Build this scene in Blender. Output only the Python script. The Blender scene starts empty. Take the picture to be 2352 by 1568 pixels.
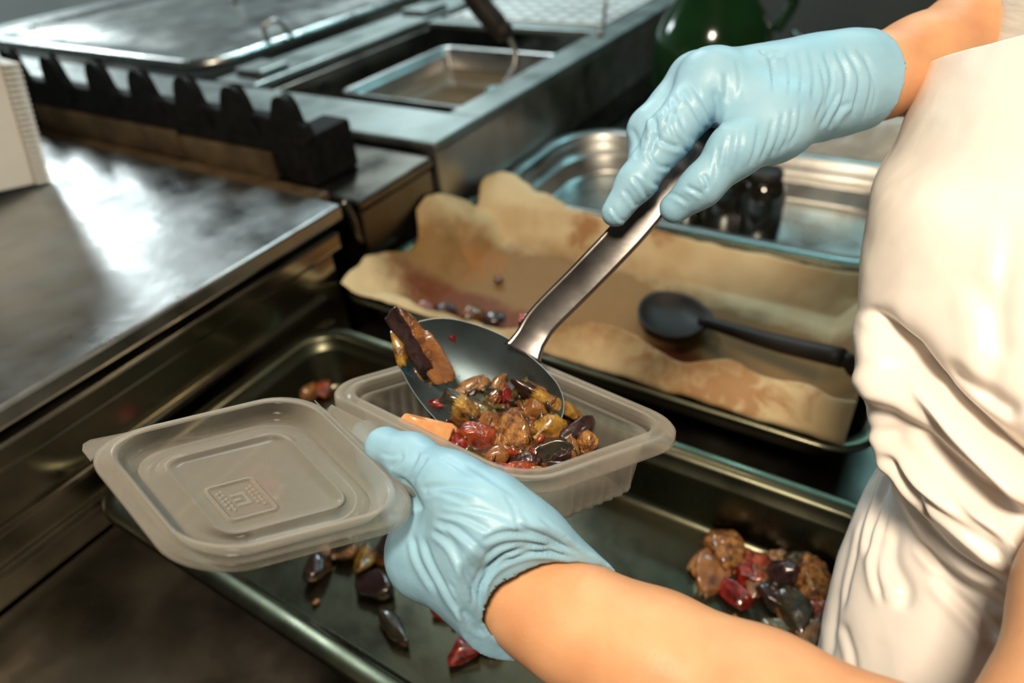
import bpy, bmesh, math, random
import numpy as np
from mathutils import Vector, Matrix

random.seed(7)
np.random.seed(7)
SC = bpy.context.scene
COL = SC.collection

# ------------------------------------------------------------------ camera
W, HH = 2352, 1568
CX, CY = W / 2, HH / 2
VA = np.array([2400., -500.])      # vanishing point of the counter's depth direction (+Y)
VB = np.array([-1700., -100.])     # vanishing point of the counter's width direction (-X)
FPX = math.sqrt(-((VA - [CX, CY]) @ (VB - [CX, CY])))
CAM_Z = 0.54                        # lens height above the tray level


def unit(v):
    v = np.asarray(v, float)
    return v / np.linalg.norm(v)


def cray(px, py):
    return np.array([(px - CX) / FPX, -(py - CY) / FPX, -1.])


AY = unit(cray(*VA)); AX = -unit(cray(*VB)); AZ = np.cross(AX, AY)
ROT = np.array([AX, AY, AZ])        # camera -> world
CAMP = np.array([0., 0., CAM_Z])
FWD = ROT @ np.array([0, 0, -1.]); RIGHT = ROT @ np.array([1., 0, 0]); UPV = ROT @ np.array([0, 1., 0])

cam_d = bpy.data.cameras.new('camera'); cam = bpy.data.objects.new('camera', cam_d); COL.objects.link(cam)
mw = Matrix.Identity(4)
for i in range(3):
    for j in range(3):
        mw[i][j] = ROT[i, j]
mw[2][3] = CAM_Z
cam.matrix_world = mw
cam_d.sensor_width = 36; cam_d.lens = FPX / W * 36
cam_d.clip_start = 0.01
cam_d.dof.use_dof = True; cam_d.dof.focus_distance = 0.365; cam_d.dof.aperture_fstop = 4.6
SC.camera = cam

# ------------------------------------------------------------------ world, lights, exposure
wd = bpy.data.worlds.new('world'); SC.world = wd; wd.use_nodes = True
bg = wd.node_tree.nodes['Background']
bg.inputs[0].default_value = (0.62, 0.55, 0.44, 1); bg.inputs[1].default_value = 0.034


def area_light(name, loc, target, size, size_y, power, col):
    d = bpy.data.lights.new(name, 'AREA'); d.shape = 'RECTANGLE'; d.size = size; d.size_y = size_y
    d.energy = power; d.color = col
    o = bpy.data.objects.new(name, d); COL.objects.link(o); o.location = loc
    o.rotation_euler = (Vector(target) - Vector(loc)).to_track_quat('-Z', 'Y').to_euler()
    return o


area_light('ceiling_lamp', (0.06, -0.30, 1.38), (0.03, 0.34, 0.25), 0.26, 0.26, 27, (1.0, 0.83, 0.63))
area_light('warm_fill_light', (-0.35, 0.80, 1.75), (-0.35, 0.75, 0.0), 0.7, 0.2, 3.5, (1.0, 0.78, 0.52))  # added warm fill above the trays, no fixture seen there
area_light('window_light', (-4.3, 1.72, 1.42), (-1.2, 0.6, 0.1), 0.55, 0.6, 21, (0.86, 0.97, 1.0))
area_light('cool_fill_light', (-2.2, 2.6, 2.15), (-2.6, 2.3, 0.0), 2.4, 0.3, 60, (0.78, 0.96, 1.0))  # added cool fill to brighten the left wall and steel rails
area_light('teal_rim_light', (-0.1, 2.7, 1.95), (-0.2, 0.9, 0.0), 1.5, 0.14, 15, (0.42, 0.90, 1.0))  # added teal light for highlights on tray rims and pan floor, source unseen

SC.view_settings.view_transform = 'Standard'
SC.view_settings.look = 'None'
SC.view_settings.exposure = 0.0
SC.view_settings.gamma = 1.0
SC.view_settings.use_curve_mapping = False
SC.cycles.transparent_max_bounces = 24
SC.cycles.max_bounces = 8


# ------------------------------------------------------------------ pixel <-> place helpers (the camera above was solved from the photo)
def wray(px, py):
    return ROT @ cray(px, py)


def P(px, py, d):
    return CAMP + wray(px, py) * d


def on_axis(px, py, ax, val):
    r = wray(px, py)
    return CAMP + r * ((val - CAMP[ax]) / r[ax])


def on_plane(px, py, p0, n):
    r = wray(px, py)
    return CAMP + r * (((p0 - CAMP) @ n) / (r @ n))


def project(v):
    c = (np.asarray(v, float) - CAMP) @ ROT
    return CX + FPX * c[..., 0] / -c[..., 2], CY - FPX * c[..., 1] / -c[..., 2], -c[..., 2]


# ------------------------------------------------------------------ materials
def nodes_of(m):
    m.use_nodes = True
    return m.node_tree.nodes, m.node_tree.links, m.node_tree.nodes['Principled BSDF']


def ramp2(nt, lo, hi, c1, c2):
    r = nt.nodes.new('ShaderNodeValToRGB')
    r.color_ramp.elements[0].position = lo; r.color_ramp.elements[1].position = hi
    r.color_ramp.elements[0].color = (*c1, 1); r.color_ramp.elements[1].color = (*c2, 1)
    return r


def mat(name, col, rough=0.5, metal=0.0, col2=None, nscale=30, lo=0.35, hi=0.65, bump=0.0, bscale=200, bdist=0.001,
        coat=0.0, sub=0.0, spec=0.5, stretch=None, rvar=0.0):
    m = bpy.data.materials.new(name); N, L, B = nodes_of(m)
    B.inputs['Base Color'].default_value = (*col, 1); B.inputs['Roughness'].default_value = rough
    B.inputs['Metallic'].default_value = metal; B.inputs['Coat Weight'].default_value = coat
    B.inputs['Coat Roughness'].default_value = 0.12
    B.inputs['Specular IOR Level'].default_value = spec
    if sub:
        B.inputs['Subsurface Weight'].default_value = sub
        B.inputs['Subsurface Radius'].default_value = (0.012, 0.004, 0.002)
    tc = N.new('ShaderNodeTexCoord'); mp = N.new('ShaderNodeMapping')
    L.new(tc.outputs['Object'], mp.inputs['Vector'])
    if stretch:
        mp.inputs['Scale'].default_value = stretch
    if col2 is not None:
        nz = N.new('ShaderNodeTexNoise'); nz.inputs['Scale'].default_value = nscale; nz.inputs['Detail'].default_value = 6
        L.new(mp.outputs[0], nz.inputs['Vector'])
        r = ramp2(m.node_tree, lo, hi, col, col2)
        L.new(nz.outputs['Fac'], r.inputs[0]); L.new(r.outputs[0], B.inputs['Base Color'])
    if rvar:
        nr = N.new('ShaderNodeTexNoise'); nr.inputs['Scale'].default_value = 14; nr.inputs['Detail'].default_value = 7
        L.new(mp.outputs[0], nr.inputs['Vector'])
        mr = N.new('ShaderNodeMapRange'); mr.inputs[1].default_value = 0.3; mr.inputs[2].default_value = 0.7
        mr.inputs[3].default_value = max(0.03, rough - rvar); mr.inputs[4].default_value = rough + rvar
        L.new(nr.outputs['Fac'], mr.inputs[0]); L.new(mr.outputs[0], B.inputs['Roughness'])
    if bump:
        nb = N.new('ShaderNodeTexNoise'); nb.inputs['Scale'].default_value = bscale; nb.inputs['Detail'].default_value = 5
        L.new(mp.outputs[0], nb.inputs['Vector'])
        bp = N.new('ShaderNodeBump'); bp.inputs['Strength'].default_value = bump; bp.inputs['Distance'].default_value = bdist
        L.new(nb.outputs['Fac'], bp.inputs['Height']); L.new(bp.outputs[0], B.inputs['Normal'])
    return m


STEEL = mat('brushed_steel', (0.50, 0.51, 0.49), 0.38, 1.0, (0.36, 0.35, 0.33), 9, bump=0.12, bscale=60, rvar=0.10)
STEEL_DARK = mat('dark_steel', (0.20, 0.18, 0.15), 0.34, 1.0, (0.13, 0.12, 0.10), 12, bump=0.15, bscale=90, rvar=0.1)
STEEL_MATTE = mat('pale_brushed_steel', (0.34, 0.375, 0.36), 0.48, 1.0, (0.26, 0.29, 0.275), 9, bump=0.15, bscale=60, rvar=0.1)
STEEL_PANEL = mat('polished_panel_steel', (0.44, 0.41, 0.33), 0.20, 1.0, (0.34, 0.32, 0.25), 6, bump=0.06, bscale=20, rvar=0.06)
STEEL_PLATE = mat('griddle_steel', (0.52, 0.53, 0.52), 0.36, 1.0, (0.42, 0.43, 0.42), 16, bump=0.25, bscale=38, bdist=0.002, rvar=0.12)
TRAY = mat('tray_steel', (0.15, 0.15, 0.105), 0.30, 1.0, (0.095, 0.098, 0.065), 14, bump=0.12, bscale=70, rvar=0.1)
SPOONM = mat('spoon_steel', (0.30, 0.285, 0.275), 0.27, 1.0, (0.22, 0.21, 0.20), 30, bump=0.05, bscale=160, rvar=0.08)
BOWLM = mat('darkened_bowl_steel', (0.155, 0.21, 0.235), 0.55, 1.0, (0.125, 0.165, 0.175), 40, bump=0.05, bscale=160, rvar=0.06)  # spoon steel with the dark room its hollow reflects put into the colour
BRASS = mat('aged_brass', (0.20, 0.14, 0.075), 0.5, 0.6, (0.10, 0.07, 0.04), 25, bump=0.3, bscale=80)
IRON = mat('cast_iron', (0.004, 0.004, 0.004), 0.6, 0.0, (0.009, 0.009, 0.009), 60, bump=0.4, bscale=150, spec=0.12)
WHITEP = mat('white_plastic', (0.72, 0.70, 0.66), 0.5, 0, (0.66, 0.64, 0.60), 12)
BLACKP = mat('black_nylon', (0.014, 0.012, 0.011), 0.5, 0, (0.028, 0.022, 0.018), 30, bump=0.1, spec=0.3)
WALLM = mat('grey_wall', (0.085, 0.09, 0.08), 0.6, 0, (0.11, 0.115, 0.10), 3)
TILEM = mat('pale_wall', (0.50, 0.52, 0.50), 0.5, 0, (0.44, 0.46, 0.44), 3)
FLOORM = mat('floor_tile', (0.06, 0.055, 0.05), 0.6, 0, (0.09, 0.08, 0.07), 5)
SKIN = mat('skin', (0.68, 0.37, 0.19), 0.46, 0, (0.58, 0.27, 0.135), 38, 0.3, 0.75, bump=0.22, bscale=700, bdist=0.0008, sub=0.12, spec=0.35)
GLOVE = mat('nitrile_blue', (0.235, 0.45, 0.60), 0.45, 0, (0.28, 0.49, 0.63), 26, 0.3, 0.7, bump=0.22, bscale=190, bdist=0.0012, spec=0.45)
APRON = mat('apron_plastic', (0.86, 0.80, 0.74), 0.38, 0, (0.80, 0.74, 0.68), 8, bump=0.25, bscale=26, bdist=0.004, spec=0.4)
SHIRT = mat('grey_sleeve_plastic', (0.62, 0.60, 0.55), 0.4, 0, (0.48, 0.46, 0.42), 25, bump=0.4, bscale=40, bdist=0.004, stretch=(1, 1, 3))


def make_plastic(name, base, amount, rough, blur=0.45):
    m = bpy.data.materials.new(name); N, L, B = nodes_of(m)
    out = N['Material Output']
    B.inputs['Base Color'].default_value = (*base, 1); B.inputs['Roughness'].default_value = rough
    B.inputs['Specular IOR Level'].default_value = 0.6
    tl = N.new('ShaderNodeBsdfTranslucent'); tl.inputs[0].default_value = (*base, 1)
    mx0 = N.new('ShaderNodeMixShader'); mx0.inputs[0].default_value = 0.35
    L.new(B.outputs[0], mx0.inputs[1]); L.new(tl.outputs[0], mx0.inputs[2])
    tr = N.new('ShaderNodeBsdfTransparent'); tr.inputs[0].default_value = (0.95, 0.94, 0.92, 1)
    lw = N.new('ShaderNodeLayerWeight'); lw.inputs[0].default_value = 0.35
    mr = N.new('ShaderNodeMapRange'); mr.inputs[3].default_value = amount; mr.inputs[4].default_value = min(1, amount + 0.5)
    L.new(lw.outputs['Facing'], mr.inputs[0])
    mx = N.new('ShaderNodeMixShader'); L.new(mr.outputs[0], mx.inputs[0])
    rf = N.new('ShaderNodeBsdfRefraction'); rf.inputs['Color'].default_value = (0.95, 0.94, 0.92, 1); rf.inputs['Roughness'].default_value = 0.22; rf.inputs['IOR'].default_value = 1.03
    mt = N.new('ShaderNodeMixShader'); mt.inputs[0].default_value = blur
    L.new(tr.outputs[0], mt.inputs[1]); L.new(rf.outputs[0], mt.inputs[2])
    L.new(mt.outputs[0], mx.inputs[1]); L.new(mx0.outputs[0], mx.inputs[2])
    L.new(mx.outputs[0], out.inputs[0])
    return m


PLASTIC = make_plastic('milky_polypropylene', (0.82, 0.77, 0.68), 0.042, 0.14)
PLASTIC_THIN = make_plastic('thin_polypropylene', (0.74, 0.70, 0.62), 0.022, 0.16)
CLEARBAG = make_plastic('clear_film', (0.92, 0.95, 0.93), 0.38, 0.08, 0.0)


def glass_mat(name, col, rough=0.08):
    m = bpy.data.materials.new(name); N, L, B = nodes_of(m)
    B.inputs['Base Color'].default_value = (*col, 1); B.inputs['Roughness'].default_value = rough
    B.inputs['Coat Weight'].default_value = 0.6
    tc = N.new('ShaderNodeTexCoord'); nz = N.new('ShaderNodeTexNoise'); nz.inputs['Scale'].default_value = 9
    L.new(tc.outputs['Object'], nz.inputs['Vector'])
    r = ramp2(m.node_tree, 0.35, 0.7, col, tuple(c * 1.7 for c in col))
    L.new(nz.outputs['Fac'], r.inputs[0]); L.new(r.outputs[0], B.inputs['Base Color'])
    return m


GREENB = glass_mat('green_bottle_plastic', (0.006, 0.028, 0.008), 0.14)
DARKB = glass_mat('dark_jar_glass', (0.008, 0.008, 0.006), 0.08)
YELLOW = mat('yellow_cap', (0.5, 0.33, 0.03), 0.45, 0, (0.42, 0.26, 0.02), 30)


# ------------------------------------------------------------------ object helpers
ORG = {}


def empty(name, loc, label=None, cat=None, group=None):
    o = bpy.data.objects.new(name, None); COL.objects.link(o); o.location = loc
    o.empty_display_size = 0.02
    ORG[o] = np.array(loc, float)
    tag(o, label, cat, group)
    return o


def tag(o, label=None, cat=None, group=None, kind=None):
    if label: o['label'] = label
    if cat: o['category'] = cat
    if group: o['group'] = group
    if kind: o['kind'] = kind
    return o


def obj(name, verts, faces, material, parent=None, smooth=True, base=None, mats=None, fmat=None):
    """World-space vertices; the object's origin goes to its thing's base."""
    v = np.asarray(verts, float)
    if parent is not None:
        org = ORG[parent]
    else:
        org = np.array(base, float) if base is not None else np.array([v[:, 0].mean(), v[:, 1].mean(), v[:, 2].min()])
    me = bpy.data.meshes.new(name)
    me.from_pydata((v - org).tolist(), [], [list(map(int, f)) for f in faces])
    for mm in (mats or [material]):
        me.materials.append(mm)
    if fmat is not None:
        me.polygons.foreach_set('material_index', np.asarray(fmat, dtype=np.int32))
    if smooth:
        me.polygons.foreach_set('use_smooth', [True] * len(me.polygons))
    me.update()
    o = bpy.data.objects.new(name, me); COL.objects.link(o)
    if parent is not None:
        o.parent = parent
    else:
        o.location = org
    ORG[o] = org
    return o


def bev(o, w, seg=2):
    b = o.modifiers.new('bevel', 'BEVEL'); b.width = w; b.segments = seg; b.limit_method = 'ANGLE'
    return o


def box_vf(lo, hi):
    (x0, y0, z0), (x1, y1, z1) = lo, hi
    v = [(x0, y0, z0), (x1, y0, z0), (x1, y1, z0), (x0, y1, z0), (x0, y0, z1), (x1, y0, z1), (x1, y1, z1), (x0, y1, z1)]
    f = [(0, 3, 2, 1), (4, 5, 6, 7), (0, 1, 5, 4), (1, 2, 6, 5), (2, 3, 7, 6), (3, 0, 4, 7)]
    return v, f


def join(*vfs):
    V, F = [], []
    for v, f in vfs:
        n = len(V); V += [tuple(map(float, p)) for p in v]; F += [tuple(i + n for i in q) for q in f]
    return V, F


def box(name, lo, hi, m, parent=None, bevel=0.003, **k):
    o = obj(name, *box_vf(lo, hi), m, parent, smooth=False, **k)
    if bevel: bev(o, bevel)
    return o


def loft(rings, cap0=False, cap1=False, closed=True):
    n = len(rings[0]); V = [tuple(p) for r in rings for p in r]; F = []
    for i in range(len(rings) - 1):
        for j in range(n if closed else n - 1):
            k = (j + 1) % n
            F.append((i * n + j, i * n + k, (i + 1) * n + k, (i + 1) * n + j))
    if cap0: F.append(tuple(reversed(range(n))))
    if cap1: F.append(tuple((len(rings) - 1) * n + j for j in range(n)))
    return V, F


def tube_vf(pts, rad, n=12, cap=True):
    pts = [np.asarray(p, float) for p in pts]
    if np.isscalar(rad): rad = [rad] * len(pts)
    rings = []; up = np.array([0, 0, 1.])
    t0 = unit(pts[1] - pts[0]); a = np.cross(t0, up)
    if np.linalg.norm(a) < 1e-3: a = np.cross(t0, [1., 0, 0])
    a = unit(a)
    for i, p in enumerate(pts):
        t = unit(pts[min(i + 1, len(pts) - 1)] - pts[max(i - 1, 0)])
        a = unit(a - t * (a @ t)); b = np.cross(t, a)
        rings.append([p + rad[i] * (math.cos(q) * a + math.sin(q) * b) for q in np.linspace(0, 2 * math.pi, n, endpoint=False)])
    return loft(rings, cap, cap)


def lathe_vf(c, prof, n=40):
    return loft([[(c[0] + r * math.cos(a), c[1] + r * math.sin(a), c[2] + z) for a in np.linspace(0, 2 * math.pi, n, endpoint=False)] for r, z in prof], True, True)


def rrect(hw, hh, r, k=8, m=6):
    """rounded rectangle, counter-clockwise, same point count for every size"""
    r = min(r, hw * 0.999, hh * 0.999)
    pts = []
    for (sx, sy, a0) in ((1, -1, -90), (1, 1, 0), (-1, 1, 90), (-1, -1, 180)):
        cxr, cyr = sx * (hw - r), sy * (hh - r)
        for i in range(k + 1):
            a = math.radians(a0 + 90 * i / k)
            pts.append((cxr + r * math.cos(a), cyr + r * math.sin(a)))
    out = []
    K = k + 1
    for c in range(4):
        seg = pts[c * K:(c + 1) * K]; out += seg
        a, b = seg[-1], pts[((c + 1) * K) % len(pts)]
        for i in range(1, m):
            out.append((a[0] + (b[0] - a[0]) * i / m, a[1] + (b[1] - a[1]) * i / m))
    return out


def spline(pts, n):
    pts = np.asarray(pts, float); m = len(pts)
    q = np.vstack([2 * pts[0] - pts[1], pts, 2 * pts[-1] - pts[-2]])
    out = []
    for t in np.linspace(0, m - 1 - 1e-9, n):
        i = int(t); u = t - i
        p0, p1, p2, p3 = q[i], q[i + 1], q[i + 2], q[i + 3]
        out.append(0.5 * (2 * p1 + (p2 - p0) * u + (2 * p0 - 5 * p1 + 4 * p2 - p3) * u * u + (3 * p1 - p0 - 3 * p2 + p3) * u ** 3))
    return np.array(out)


def closed_spline(pts, n):
    pts = np.asarray(pts, float); m = len(pts); out = []
    for t in np.linspace(0, m, n, endpoint=False):
        i = int(t); u = t - i
        p0, p1, p2, p3 = (pts[(i + k) % m] for k in (-1, 0, 1, 2))
        out.append(0.5 * (2 * p1 + (p2 - p0) * u + (2 * p0 - 5 * p1 + 4 * p2 - p3) * u * u + (3 * p1 - p0 - 3 * p2 + p3) * u ** 3))
    return np.array(out)


# ------------------------------------------------------------------ noise and signed-distance meshing (hands, arms)
_perm = np.random.RandomState(3).rand(4096).astype(np.float32)


def vnoise(p, seed=0):
    p = np.asarray(p, np.float32); i = np.floor(p).astype(np.int64); f = p - i; f = f * f * (3 - 2 * f)

    def h(dx, dy, dz):
        return _perm[((i[..., 0] + dx) * 73856093 ^ (i[..., 1] + dy) * 19349663 ^ (i[..., 2] + dz) * 83492791 ^ (seed * 2654435)) & 4095]
    x, y, z = f[..., 0], f[..., 1], f[..., 2]
    c00 = h(0, 0, 0) * (1 - x) + h(1, 0, 0) * x; c10 = h(0, 1, 0) * (1 - x) + h(1, 1, 0) * x
    c01 = h(0, 0, 1) * (1 - x) + h(1, 0, 1) * x; c11 = h(0, 1, 1) * (1 - x) + h(1, 1, 1) * x
    return (c00 * (1 - y) + c10 * y) * (1 - z) + (c01 * (1 - y) + c11 * y) * z


def fbm(p, oct=3, seed=0):
    s = 0; a = 0.5
    p = np.asarray(p)
    for k in range(oct):
        s = s + a * (vnoise(p * 2 ** k, seed + k) - 0.5); a *= 0.5
    return s


def cone_sdf(p, a, b, ra, rb):
    a = np.asarray(a, np.float32); ab = np.asarray(b, np.float32) - a
    q = p - a
    t = np.clip((q @ ab) / float(ab @ ab), 0, 1)
    return np.sqrt(((q - t[..., None] * ab) ** 2).sum(-1)) - (ra + (rb - ra) * t)


def band_noise(p, d, scale, oct, seed, width=0.006):
    '''noise evaluated only near the surface'''
    out = np.zeros_like(d); m = np.abs(d) < width
    out[m] = fbm(p[m] * scale, oct, seed)
    return out


def smin(a, b, k):
    h = np.clip(0.5 + 0.5 * (b - a) / k, 0, 1)
    return b + (a - b) * h - k * h * (1 - h)


def surface_nets(f, lo, hi, h):
    lo = np.asarray(lo, float); n = np.ceil((np.asarray(hi) - lo) / h).astype(int) + 1
    g = np.stack(np.meshgrid(*[lo[i] + h * np.arange(n[i]) for i in range(3)], indexing='ij'), -1).astype(np.float32)
    V = f(g).astype(np.float32)
    s = V < 0
    C = [s[dx:n[0] - 1 + dx, dy:n[1] - 1 + dy, dz:n[2] - 1 + dz] for dx in (0, 1) for dy in (0, 1) for dz in (0, 1)]
    allc = C[0].copy(); anyc = C[0].copy()
    for c in C[1:]:
        allc &= c; anyc |= c
    act = np.argwhere(anyc & ~allc)
    idx = -np.ones(n - 1, int); idx[tuple(act.T)] = np.arange(len(act))
    acc = np.zeros((len(act), 3)); cnt = np.zeros(len(act))
    cor = [(dx, dy, dz) for dx in (0, 1) for dy in (0, 1) for dz in (0, 1)]
    for a in cor:
        for ax in range(3):
            if a[ax]: continue
            b = list(a); b[ax] = 1
            va = V[tuple((act + a).T)]; vb = V[tuple((act + b).T)]
            m = (va < 0) != (vb < 0)
            t = np.where(m, va / np.where(m, va - vb, 1), 0)
            p = np.tile(np.array(a, float), (len(act), 1)); p[:, ax] = t
            acc[m] += p[m]; cnt[m] += 1
    verts = lo + h * (act + acc / np.maximum(cnt, 1)[:, None])
    faces = []
    for ax in range(3):
        sl0 = [slice(None)] * 3; sl1 = [slice(None)] * 3
        sl0[ax] = slice(0, -1); sl1[ax] = slice(1, None)
        e = np.argwhere(s[tuple(sl0)] != s[tuple(sl1)])
        u, v = (ax + 1) % 3, (ax + 2) % 3
        ok = (e[:, u] > 0) & (e[:, v] > 0) & (e[:, u] < n[u] - 1) & (e[:, v] < n[v] - 1)
        e = e[ok]
        q = []
        for du, dv in ((-1, -1), (0, -1), (0, 0), (-1, 0)):
            c = e.copy(); c[:, u] += du; c[:, v] += dv
            q.append(idx[tuple(c.T)])
        q = np.array(q).T
        flip = ~s[tuple(e.T)]
        q[flip] = q[flip][:, ::-1]
        faces.append(q)
    faces = np.vstack(faces)
    return verts, faces[(faces >= 0).all(1)]


def vnormals(v, f):
    n = np.zeros_like(v); fn = np.cross(v[f[:, 2]] - v[f[:, 0]], v[f[:, 3]] - v[f[:, 1]])
    for k in range(4):
        np.add.at(n, f[:, k], fn)
    return n / np.maximum(np.linalg.norm(n, axis=1), 1e-12)[:, None]


def relax(v, f, it=2, lam=0.5):
    for _ in range(it):
        s = np.zeros_like(v); c = np.zeros(len(v))
        for a, b in ((0, 1), (1, 2), (2, 3), (3, 0)):
            np.add.at(s, f[:, a], v[f[:, b]]); np.add.at(s, f[:, b], v[f[:, a]])
            np.add.at(c, f[:, a], 1); np.add.at(c, f[:, b], 1)
        v = v * (1 - lam) + lam * s / np.maximum(c, 1)[:, None]
    return v


def engrave(v, n, lines):
    """real creases cut along curves: (points, width, depth) ; negative depth raises a fold"""
    px, py, _ = project(v); facing = ((v - CAMP) * n).sum(1) < 0
    out = np.zeros(len(v))
    for pts, w, dep in lines:
        pts = spline(pts, max(8, 6 * len(pts)))
        best = np.full(len(v), 1e9); tt = np.zeros(len(v)); side = np.zeros(len(v))
        m = facing & (px > pts[:, 0].min() - 4 * w) & (px < pts[:, 0].max() + 4 * w) & (py > pts[:, 1].min() - 4 * w) & (py < pts[:, 1].max() + 4 * w)
        ii = np.where(m)[0]
        if len(ii) == 0: continue
        q = np.stack([px[ii], py[ii]], 1)
        bd = np.full(len(ii), 1e9); bt = np.zeros(len(ii)); bs = np.zeros(len(ii))
        for k in range(len(pts) - 1):
            a, b = pts[k], pts[k + 1]; ab = b - a
            t = np.clip(((q - a) @ ab) / (ab @ ab + 1e-9), 0, 1)
            dv = q - (a + t[:, None] * ab); d = np.hypot(dv[:, 0], dv[:, 1])
            better = d < bd
            bd = np.where(better, d, bd); bt = np.where(better, (k + t) / (len(pts) - 1), bt)
            cr = ab[0] * dv[:, 1] - ab[1] * dv[:, 0]
            bs = np.where(better, np.sign(cr), bs)
        env = np.clip(np.minimum(bt, 1 - bt) * 5, 0, 1); env = env * env * (3 - 2 * env)
        out[ii] += dep * env * (-np.exp(-(bd / w) ** 2) + 0.55 * np.exp(-((bd * bs - 1.7 * w) / (1.1 * w)) ** 2))
    return v + n * out[:, None]


# ================================================================== THE SETTING
Z0 = -0.02          # counter surface
o = box('floor', (-5, -2.0, -0.95), (3, 4.2, -0.92), FLOORM, bevel=0); tag(o, kind='structure')
o = box('wall_back', (-5, 3.9, -0.92), (3, 4.0, 2.2), WALLM, bevel=0); tag(o, kind='structure')
o = box('wall_left', (-5.1, -2.0, -0.92), (-5.0, 3.9, 2.2), TILEM, bevel=0); tag(o, kind='structure')

# counter carrying the trays
c = empty('counter', (-0.28, 0.7, -0.92), 'dark steel counter carrying the trays', 'counter')
box('worktop', (-0.6455, -0.45, Z0 - 0.04), (0.080, 1.95, Z0), STEEL_DARK, c)
box('cabinet_body', (-0.6455, -0.42, -0.90), (0.05, 1.92, Z0 - 0.042), STEEL_DARK, c)

# ---- griddle (left) -------------------------------------------------
g = empty('griddle', (-1.4, 0.05, -0.92), 'flat steel griddle with a raised front lip, left of the trays', 'griddle')
box('cooking_plate', (-2.6, -0.55, 0.146), (-0.648, 0.567, 0.168), STEEL_PLATE, g, 0.004)
box('front_rail', (-0.70, -0.55, 0.116), (-0.640, 0.545, 0.139), STEEL_PANEL, g, 0.003)
box('body', (-2.6, -0.53, -0.90), (-0.672, 0.53, 0.1455), STEEL_DARK, g, 0.004)
box('kick_panel', (-0.6715, -0.53, Z0 + 0.001), (-0.6475, 0.53, 0.112), STEEL_PANEL, g, 0.002)
box('trim_strip', (-0.647, -0.53, 0.056), (-0.641, 0.50, 0.064), STEEL_PANEL, g, 0.002)
box('trim_strip', (-0.647, -0.53, 0.014), (-0.640, 0.50, 0.024), STEEL_PANEL, g, 0.002)
v, f = tube_vf(spline([(-0.655, 0.578, 0.166), (-0.650, 0.582, 0.140), (-0.648, 0.583, 0.115), (-0.652, 0.590, 0.098)], 14), 0.0055)
obj('corner_bracket', v, f, STEEL_DARK, g)

# ---- step unit between griddle and steam table -----------------------
s = empty('spacer_cabinet', (-1.2, 0.68, -0.92), 'low steel filler cabinet between griddle and steam table', 'cabinet')
box('body', (-2.6, 0.600, -0.90), (-0.652, 0.765, 0.140), STEEL_DARK, s, 0.004)
box('top_panel', (-2.6, 0.598, 0.1405), (-0.648, 0.768, 0.156), STEEL_DARK, s, 0.004)
box('splash_ledge', (-2.6, 0.572, 0.1505), (-0.70, 0.597, 0.164), BRASS, s, 0.003)

# ---- black grate -------------------------------------------------------
gr = empty('grill_grate', (-1.15, 0.62, 0.157), 'black cast-iron grate with rounded teeth standing behind the griddle', 'grate')
box('brass_strip', (-1.46, 0.602, 0.160), (-1.035, 0.612, 0.205), BRASS, gr, 0.002)
box('brass_strip', (-1.028, 0.602, 0.158), (-0.815, 0.612, 0.200), BRASS, gr, 0.002)
box('rail', (-1.72, 0.6125, 0.157), (-0.790, 0.640, 0.250), IRON, gr, 0.006)
box('end_block', (-0.789, 0.604, 0.157), (-0.735, 0.70, 0.230), IRON, gr, 0.006)
for k, (x, zt) in enumerate([(-1.62, .299), (-1.485, .297), (-1.349, .294), (-1.208, .293), (-1.09, .289), (-0.974, .288), (-0.868, .284), (-0.765, .282)]):
    prof = [(-0.058, 0.225), (-0.052, 0.244), (-0.040, zt - .022), (-0.026, zt - .006), (-0.008, zt), (0.010, zt - .003), (0.021, zt - .016), (0.028, zt - .034), (0.040, 0.244), (0.05, 0.225)]
    prof = [(a * 0.66, z) for a, z in spline(prof, 28).tolist()]
    r0 = [(x + a, 0.610, z) for a, z in prof]; r1 = [(x + a, 0.626, z) for a, z in prof]
    v, f = loft([r0, r1], False, False); n = len(prof)
    f.append(tuple(range(n))); f.append(tuple(reversed(range(n, 2 * n))))
    oo = obj('tooth', v, f, IRON, gr, smooth=False); bev(oo, 0.004)

# ---- white ribbed box standing on the griddle --------------------------
wb = empty('white_box', (-1.146, 0.447, 0.1685), 'plain white box with a finely ribbed edge standing on the griddle', 'box')
box('body', (-1.36, 0.22, 0.1685), (-1.146, 0.425, 0.350), WHITEP, wb, 0.003)
for k in range(22):
    z = 0.1695 + k * 0.0079
    box('rib', (-1.352, 0.4255, z), (-1.141, 0.447, z + 0.0048), WHITEP, wb, 0.0008)

wb.rotation_mode = 'AXIS_ANGLE'; wb.rotation_axis_angle = (math.radians(11), -0.93, 0.36, 0.0)

# ---- steam table (bain-marie) -----------------------------------------
ZB = 0.173
b = empty('steam_table', (-1.5, 1.4, -0.92), 'stainless steam table with sunken wells behind the grate', 'steam table')
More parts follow.
